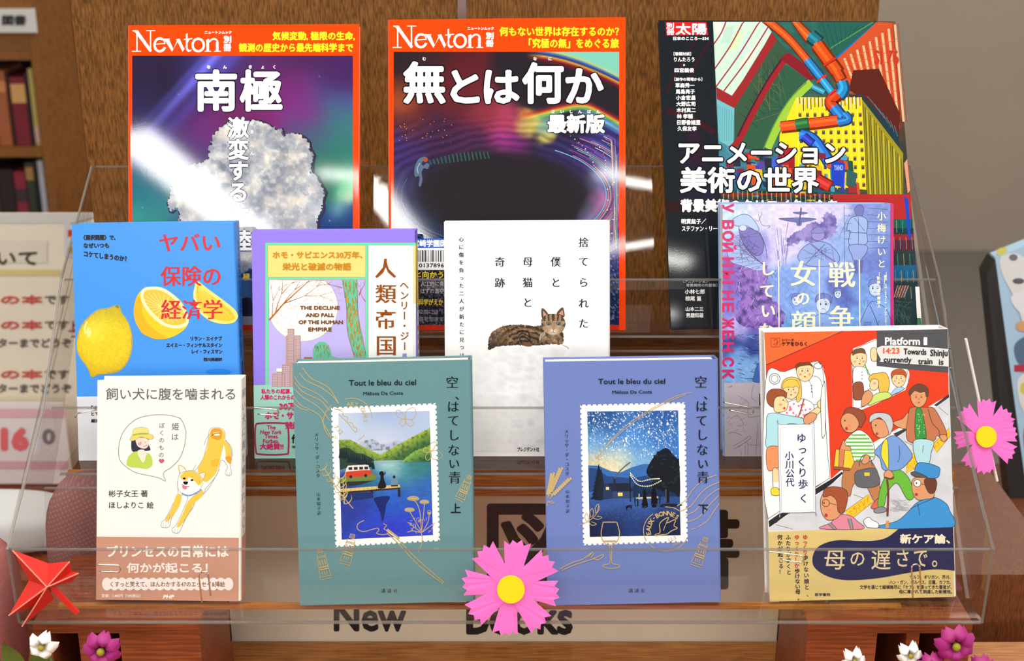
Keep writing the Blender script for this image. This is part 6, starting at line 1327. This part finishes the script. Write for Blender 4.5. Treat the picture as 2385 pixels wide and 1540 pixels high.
for i in range(26): c.line([(750+rs.rand()*70, 930+rs.rand()*70)]*1+[(790+rs.rand()*70, 940+rs.rand()*60)], 1.6, (170,170,176), sm=False)
# man front left with glasses
B_([(385,1090),(440,1060),(480,1020),(540,1020),(580,1050),(608,1092)], (224,140,160)); P_([(425,1065),(440,1058),(475,1092),(455,1092)], (150,150,154)); P_([(530,1036),(550,1040),(560,1092),(545,1092)], (150,150,154))
B_([(388,980),(392,920),(430,890),(490,900),(500,980),(480,1030),(430,1046),(400,1020)], SKD); B_([(400,920),(410,880),(460,868),(520,885),(530,930),(510,1005),(480,1000),(470,940),(440,915),(420,922)], (164,84,54)); c.ring(415,955,19,19,3,K1); c.ell(405,955,4,5,K1,n=8); c.line([(434,955),(470,965)],3,K1); c.ell(432,990,12,9,(240,140,110)); c.ell(416,1020,9,10,(190,60,60))
# guard
B_([(690,1085),(790,1050),(850,1000),(900,950),(980,925),(1040,950),(1066,990),(1072,1088)], (66,150,214)); c.line([(900,960),(910,1020)],2.6,K1); c.line([(860,985),(935,950),(985,928),(975,915)],2.6,K1)
B_([(614,1050),(640,1030),(660,1045),(690,1060),(690,1085),(650,1085),(630,1080)], (250,250,250)); P_([(732,1050),(748,1048),(746,1086),(732,1086)], (240,150,50), None)
B_([(868,860),(880,825),(950,815),(975,850),(985,920),(940,935),(900,938),(876,910)], SKD); B_([(935,830),(985,825),(1000,850),(990,895),(965,905),(945,880)], (110,64,50)); B_([(886,790),(900,745),(950,745),(1010,765),(1016,790),(1000,822),(940,820)], (66,146,210)); B_([(864,795),(890,790),(950,818),(900,820),(870,808)], (90,90,96)); c.ell(897,850,19,19,(250,250,250)); c.ring(897,850,19,19,3,K1); c.ell(893,850,4,5,K1,n=8); c.line([(916,853),(945,860)],3,K1); c.ell(905,885,14,9,(240,140,110)); c.ell(892,910,9,8,(190,60,60))
# title plate
c.blob([(163,552),(175,542),(335,540),(352,550),(360,990),(350,1002),(185,1006),(174,996)], (248,248,250), (140,140,170), 3); c.line([(172,556),(345,550),(352,992),(182,998)], 2, (150,150,180), sm=False, closed=True)
c.part('cover_lettering', 'matte'); NV = (30,40,96)
for ch, x, y in (('ゆ',286,612),('っ',292,672),('く',288,738),('り',292,794),('歩',295,855),('く',298,930)): c.C(ch, x, y, 54, NV, bold=1)
for ch, x, y in (('小',222,705),('川',224,752),('公',226,798),('代',226,846)): c.C(ch, x, y, 48, NV, bold=.9)
c.line([(125,86),(172,84),(174,130),(127,132)], 2.4, (150,50,30), sm=False, closed=True); c.line([(140,98),(155,90),(160,110),(150,126)], 2.4, (150,50,30)); c.line([(136,120),(166,104)], 2, (150,50,30)); c.T('シリーズ', 183, 88, 246, 100, (70,30,24), bold=.9); c.T('ケアをひらく', 182, 105, 315, 126, (70,30,24), bold=1.2)
c.T('Platform', 728, 82, 910, 120, WH, bold=1.8, slope=0); c.T('1', 932, 82, 948, 120, WH, bold=1.8); c.T('14:23', 718, 137, 802, 166, (236,90,40), bold=1.3); c.T('Towards', 826, 140, 944, 170, K1, bold=1.4, slope=3); c.T('Shinju', 966, 146, 1056, 190, K1, bold=1.4); c.T('currently', 720, 184, 866, 220, K1, bold=1.4, slope=2); c.T('train', 902, 194, 976, 222, K1, bold=1.4); c.T('is', 1012, 198, 1034, 226, K1, bold=1.4)
c.done()
TN = (222,198,128); NB = (44,44,84)
bd = b.band(((1790,1238),(2223,1227)), TN, 'matte', label='tan and navy paper band'); c = b.canvas(bd, 300); c.crop(1740, 750, 2.265); c.part('band_print', 'matte')
c.poly([tuple(p) for p in crom([(800,1090),(740,1135),(680,1152),(600,1155),(500,1150),(430,1160),(370,1190),(345,1240),(352,1290),(400,1330),(470,1355),(560,1362),(700,1350),(840,1325),(980,1305),(1094,1312)], False, 5)]+[(1086,1082)], NB)
CM = (250,238,206); c.T('新ケア論、', 808, 1120, 1068, 1168, CM, bold=2.2)
for ch, q in (('母',(408,1205,515,1305)),('の',(545,1215,618,1285)),('遅',(655,1205,755,1305)),('さ',(790,1200,850,1290)),('で',(880,1205,950,1290)),('。',(975,1258,1002,1292))): c.T(ch, *q, (226,208,160), bold=.8)
DK = (50,46,60)
for s_, x, y0, y1 in (('ゆっくり',306,1135,1215),('ゆっくりしか',262,1135,1285)): c.V(s_, x, y0, x, y1, 28, (190,50,50), bold=.8)
c.V('歩けない娘と、', 308, 1243, 316, 1430, 28, DK, bold=.8); c.V('歩けない母。', 264, 1313, 268, 1450, 28, DK, bold=.8); c.V('ふたりが歩くと', 216, 1135, 220, 1320, 28, DK, bold=.8); c.V('何かが起こる！', 172, 1135, 180, 1318, 28, DK, bold=.8)
for s_, x0, x1, y in (('ウルフ、ギリガン、芥川、',858,1072,1345),('ハン・ガン、ボルヘス、日蓮、カフカ、',750,1074,1372),('文学を通じて縦横無尽に「ケア」を語ってきた著者が、',594,1078,1398),('母に導かれて到達した新境地。',802,1080,1422)): c.T(s_, x0, y-10, x1, y+11, DK, bold=.6)
c.T('医学書院', 358, 1430, 438, 1446, DK, bold=.5); c.done()
# ------------------------------------------------------------------ paper clips
class LipPlane:
    def __init__(s, y): s.y = y
    def __call__(s, u, v): return at_y(u, v, s.y)
def clip(label, surf, path, n=np.array([0, -1, 0]), off=0.0012):
    p = crom(np.array(path, float), False, 5) if len(path) > 4 else np.array(path, float)
    w = surf(p[:, 0], p[:, 1]) + np.asarray(n)*off
    o = MB().tube(w, 0.0006, 6).build('paper_clip', M['clip'], None, True)
    props(o, label, 'paper clip', None)
def clip_path(a, b_, wd_, ln2=0.7):      # hairpin: from a to the bend at b and back
    a = np.array(a, float); b_ = np.array(b_, float); d = (b_-a)/np.linalg.norm(b_-a); n = np.array([-d[1], d[0]])*wd_
    L = np.linalg.norm(b_-a); r = abs(wd_)/2; P = [a, a+d*(L-r)*.5, b_-d*r]
    for k in range(1, 6): t = math.pi*k/6; P.append(b_-d*r + n*.5*(1-math.cos(t)) + d*r*math.sin(t))
    P += [b_-d*r+n, a+d*(L*(1-ln2))+n]
    return np.array(P)
lb_ = LipPlane(TB['y']-tk); lm_ = LipPlane(TM['y']-tk)
clip('level steel paper clip on the left edge of the dog book brown band', lb_, clip_path((229,1313),(282,1315), 16, .9))
clip('upright steel paper clip on the dog book brown band', lb_, clip_path((471,1402),(463,1331), 22, .8))
clip('steel paper clip on the left edge of the lemon book band', lm_, clip_path((177,972),(232,948), 0.1, .2).tolist()[:1] + [(177,966),(184,961),(228,953)])
clip('level steel paper clip on the mint band of the purple book', lm_, clip_path((590,948),(650,953), 14, .8))
clip('level steel paper clip on the grey band of the war comic', lm_, clip_path((1685,936),(1756,950), 15, .78))
clip('level steel paper clip at the left edge of the platform book tan band', lb_, clip_path((1790,1283),(1872,1293), 16, .6))
clip('upright steel paper clip at the lower right of the platform book band', lb_, clip_path((2125,1392),(2122,1313), 19, .8))

# ------------------------------------------------------------------ pink paper flowers
def flower(label, cx, cy, surf, n, angs, R0, rd, sx=1.0, stem=None, name='paper_flower'):
    c0 = surf(np.array([cx]), np.array([cy]))[0]
    r = empty(name, c0, label, 'paper flower', None)
    for i, (ang, Rr, wt) in enumerate(angs):
        a = math.radians(ang); d = np.array([math.sin(a)*sx, -math.cos(a)]); t = np.array([math.cos(a)*sx, math.sin(a)])
        L = Rr; wb = rd*.5; q = []
        tip = [(-wt*.50, L*.93), (-wt*.27, L*.865), (-wt*.18, L*.97), (0, L*.92), (wt*.16, L*1.0), (wt*.26, L*.885), (wt*.52, L*.95)]
        for s_, l_ in [(-wb, rd*.55)] + tip + [(wb, rd*.55)]: q.append((cx + d[0]*l_ + t[0]*s_, cy + d[1]*l_ + t[1]*s_))
        q = np.array(q); w = surf(q[:, 0], q[:, 1]) + n*(0.0006 + 0.00055*(i % 2) + 0.0003*(i//2 % 2))
        w[:, :] += n[None]*np.array([0]+[0.0005*(1 if k % 2 else .4) for k in range(len(tip))]+[0])[:, None]
        MB().prism(w[::1], n*0.0004).build('petal', M['pink'], r)
    k = 28; a = np.linspace(0, 2*math.pi, k, endpoint=False); q = np.stack([cx + rd*sx*np.cos(a), cy + rd*np.sin(a)], -1)
    w = surf(q[:, 0], q[:, 1]) + n*0.0034
    MB().prism(w, n*0.0008).build('flower_centre', M['yellow'], r)
    if stem is not None:
        MB().tube(stem, 0.0013, 8).build('stem_rod', M['acredge'] if False else mat('clear_stem', (236,236,232), rough=0.15), r)
    return r
A8 = [(8,113,62),(54.5,118,62),(97,115,58),(140,118,60),(187,115,58),(234,116,60),(276,116,58),(323,118,62)]
flower('large pink paper flower with a yellow centre in front of the rack middle', 1190, 1367, LipPlane(TB['y']-tk-0.001), np.array([0, -1.0, 0]), A8, 115, 32)
nf = normal(8, 24); of = at_y(2290, 1015, 1.105)
pf = Plane(of, nf)
st = [pf(np.array([u]), np.array([v]))[0] - nf*0.002 for u, v in ((2253,790),(2283,930),(2326,1122))]
A9 = [(4,88,46),(46,86,46),(82,82,46),(123,86,46),(176,90,46),(210,84,40),(262,76,40),(318,86,44)]
flower('smaller pink paper flower on a clear rod at the right end of the rack', 2290, 1015, pf, nf, A9, 88, 25, .95, stem=st)

# ------------------------------------------------------------------ red origami leaf
sf = LipPlane(TB['y']-tk-0.0015); nn_ = np.array([0, -1.0, 0])
cc_ = np.array((118.5, 1353.0)); c0 = sf(cc_[:1], cc_[1:])[0]
lf = empty('origami_leaf', c0, 'folded red paper maple leaf at the lower left end of the rack', 'origami leaf')
def px6(x, y): return (x/3.5, 1100 + y/3.5)
lobes = [((125,605),(240,878),(398,742)),((587,697),(398,742),(588,800)),((660,790),(560,806),(596,888)),((95,1133),(240,878),(278,1088)),((202,1223),(284,1082),(442,1030))]
for tip, l_, r_ in lobes:
    T0 = np.array([px6(*tip), px6(*l_), px6(*r_)]); w = sf(T0[:, 0], T0[:, 1]); cw = c0 + nn_*0.009
    w[0] += nn_*0.006; w[1] += nn_*0.001; w[2] += nn_*0.001
    v = [cw, w[0], w[1], w[2]] + [p - nn_*0.0006 for p in (cw, w[0], w[1], w[2])]
    mesh_obj('leaf_lobe', v, [(0,2,1),(0,1,3),(4,5,6),(4,7,5),(0,4,6,2),(2,6,5,1),(1,5,7,3),(3,7,4,0)], M['red'], lf)
    MB().tube([cw+nn_*0.0002, (cw*.5+w[0]*.5)+nn_*0.0002, w[0]+nn_*0.0002], 0.00055, 6).build('fold_line', M['redlight'], lf.children[-1])
p = np.array([px6(430,900), px6(470,905), px6(662,1108), px6(636,1132), px6(440,935)]); w = sf(p[:, 0], p[:, 1])
MB().prism(w + nn_*0.004, nn_*0.0022).build('leaf_stem', M['red'], lf)

# ------------------------------------------------------------------ artificial flowers below
def blossom(name, label, u, v, y, R, m, mc, n=5, tilt=0.0, group=None, cat='flower'):
    c = at_y(np.array(float(u)), np.array(float(v)), y); r = empty(name, (c[0], c[1], Z-0.6998), label, cat, group)
    for i in range(n):
        a = 2*math.pi*(i+tilt)/n; d = np.array([math.sin(a), -0.12, math.cos(a)])
        v_ = []; f_ = []
        for j in range(7):
            t = j/6; w_ = R*0.46*math.sin(math.pi*(0.12+0.80*t)); s_ = np.array([math.cos(a), 0, -math.sin(a)])
            for k in (-1, 0, 1): v_.append(c + d*R*(0.12+0.9*t) + s_*w_*k + np.array([0, -0.006*math.sin(math.pi*t) + (0.004 if k else 0), 0]))
        for j in range(6):
            for k in range(2): f_.append((j*3+k, j*3+k+1, j*3+k+4, j*3+k+3))
        n0 = len(v_); v_ += [p + np.array([0, 0.0008, 0]) for p in v_]; f_ += [tuple(q+n0 for q in reversed(g)) for g in f_]
        mesh_obj('petal', v_, f_, m, r, None, True)
    MB().ball(c + np.array([0, -0.004, 0]), R*0.22, 10, 6).build('flower_centre', mc, r, True)
    MB().tube([c + np.array([0, 0.004, 0]), c + np.array([0.003, 0.008, -0.03]), (c[0]+0.005, c[1]+0.006, Z-0.6998)], 0.0014, 6).build('stem', M['green'], r, True)
    return r
M['green'] = mat('leaf_green', (88, 110, 40), rough=0.6); M['wp'] = mat('white_petal', (240, 238, 234), rough=0.6); M['mp'] = mat('magenta_petal', (158, 26, 112), rough=0.55); M['yc'] = mat('olive_centre', (150, 140, 30), rough=0.7)
yf = 0.86
for a in (('white_blossom','white artificial blossom under the red paper leaf',100,1503,36,'wp'),('magenta_blossom','magenta artificial blossom below the left crate cells',238,1512,46,'mp'),
          ('white_blossom','white artificial blossom nearest the magenta flower at the right',2118,1522,30,'wp'),('white_blossom','white artificial blossom farther left at the right crate foot',1988,1534,28,'wp'),('magenta_blossom','large magenta artificial blossom under the right end of the rack',2224,1500,48,'mp'),('magenta_blossom','magenta blossom partly below the frame, right of the white one',2168,1548,30,'mp'),('magenta_blossom','magenta blossom low at the far right of the flowers',2285,1556,34,'mp')):
    blossom(a[0], a[1], a[2], a[3], yf + (0.012 if a[5] == 'wp' else 0), a[4]*0.97/FPX, M[a[5]], M['yc'], 5 if a[5] == 'wp' else 7, .3)
def leaf(u, v, y, L, ang):
    c = at_y(np.array(float(u)), np.array(float(v)), y); a = math.radians(ang); d = np.array([math.sin(a), -.2, math.cos(a)]); s_ = np.array([math.cos(a), 0, -math.sin(a)])
    v_ = []; f_ = []
    for j in range(6):
        t = j/5; w_ = L*.22*math.sin(math.pi*(.05+.93*t)); v_ += [c + d*L*t - s_*w_, c + d*L*t + np.array([0, .002, 0]), c + d*L*t + s_*w_]
    for j in range(5): f_ += [(j*3, j*3+1, j*3+4, j*3+3), (j*3+1, j*3+2, j*3+5, j*3+4)]
    return v_, f_
r = empty('leaf_spray', at_y(np.array(60.), np.array(1560.), .88)*np.array([1,1,0]) + np.array([0,0,Z-.6998]), 'green artificial leaves at the lower left corner', 'leaves')
for u, v, L, an in ((30,1570,.03,-50),(55,1575,.034,-15),(80,1570,.03,25),(10,1575,.026,-75),(45,1590,.03,60)):
    a_, b_ = leaf(u, v, .88, L, an); mesh_obj('leaf', a_, b_, M['green'], r, None, True)
MB().tube([at_y(np.array(60.), np.array(1575.), .883), at_y(np.array(60.), np.array(1575.), .883)*np.array([1,1,0])+np.array([0,0,Z-.6998])], .0015, 6).build('stem', M['green'], r)
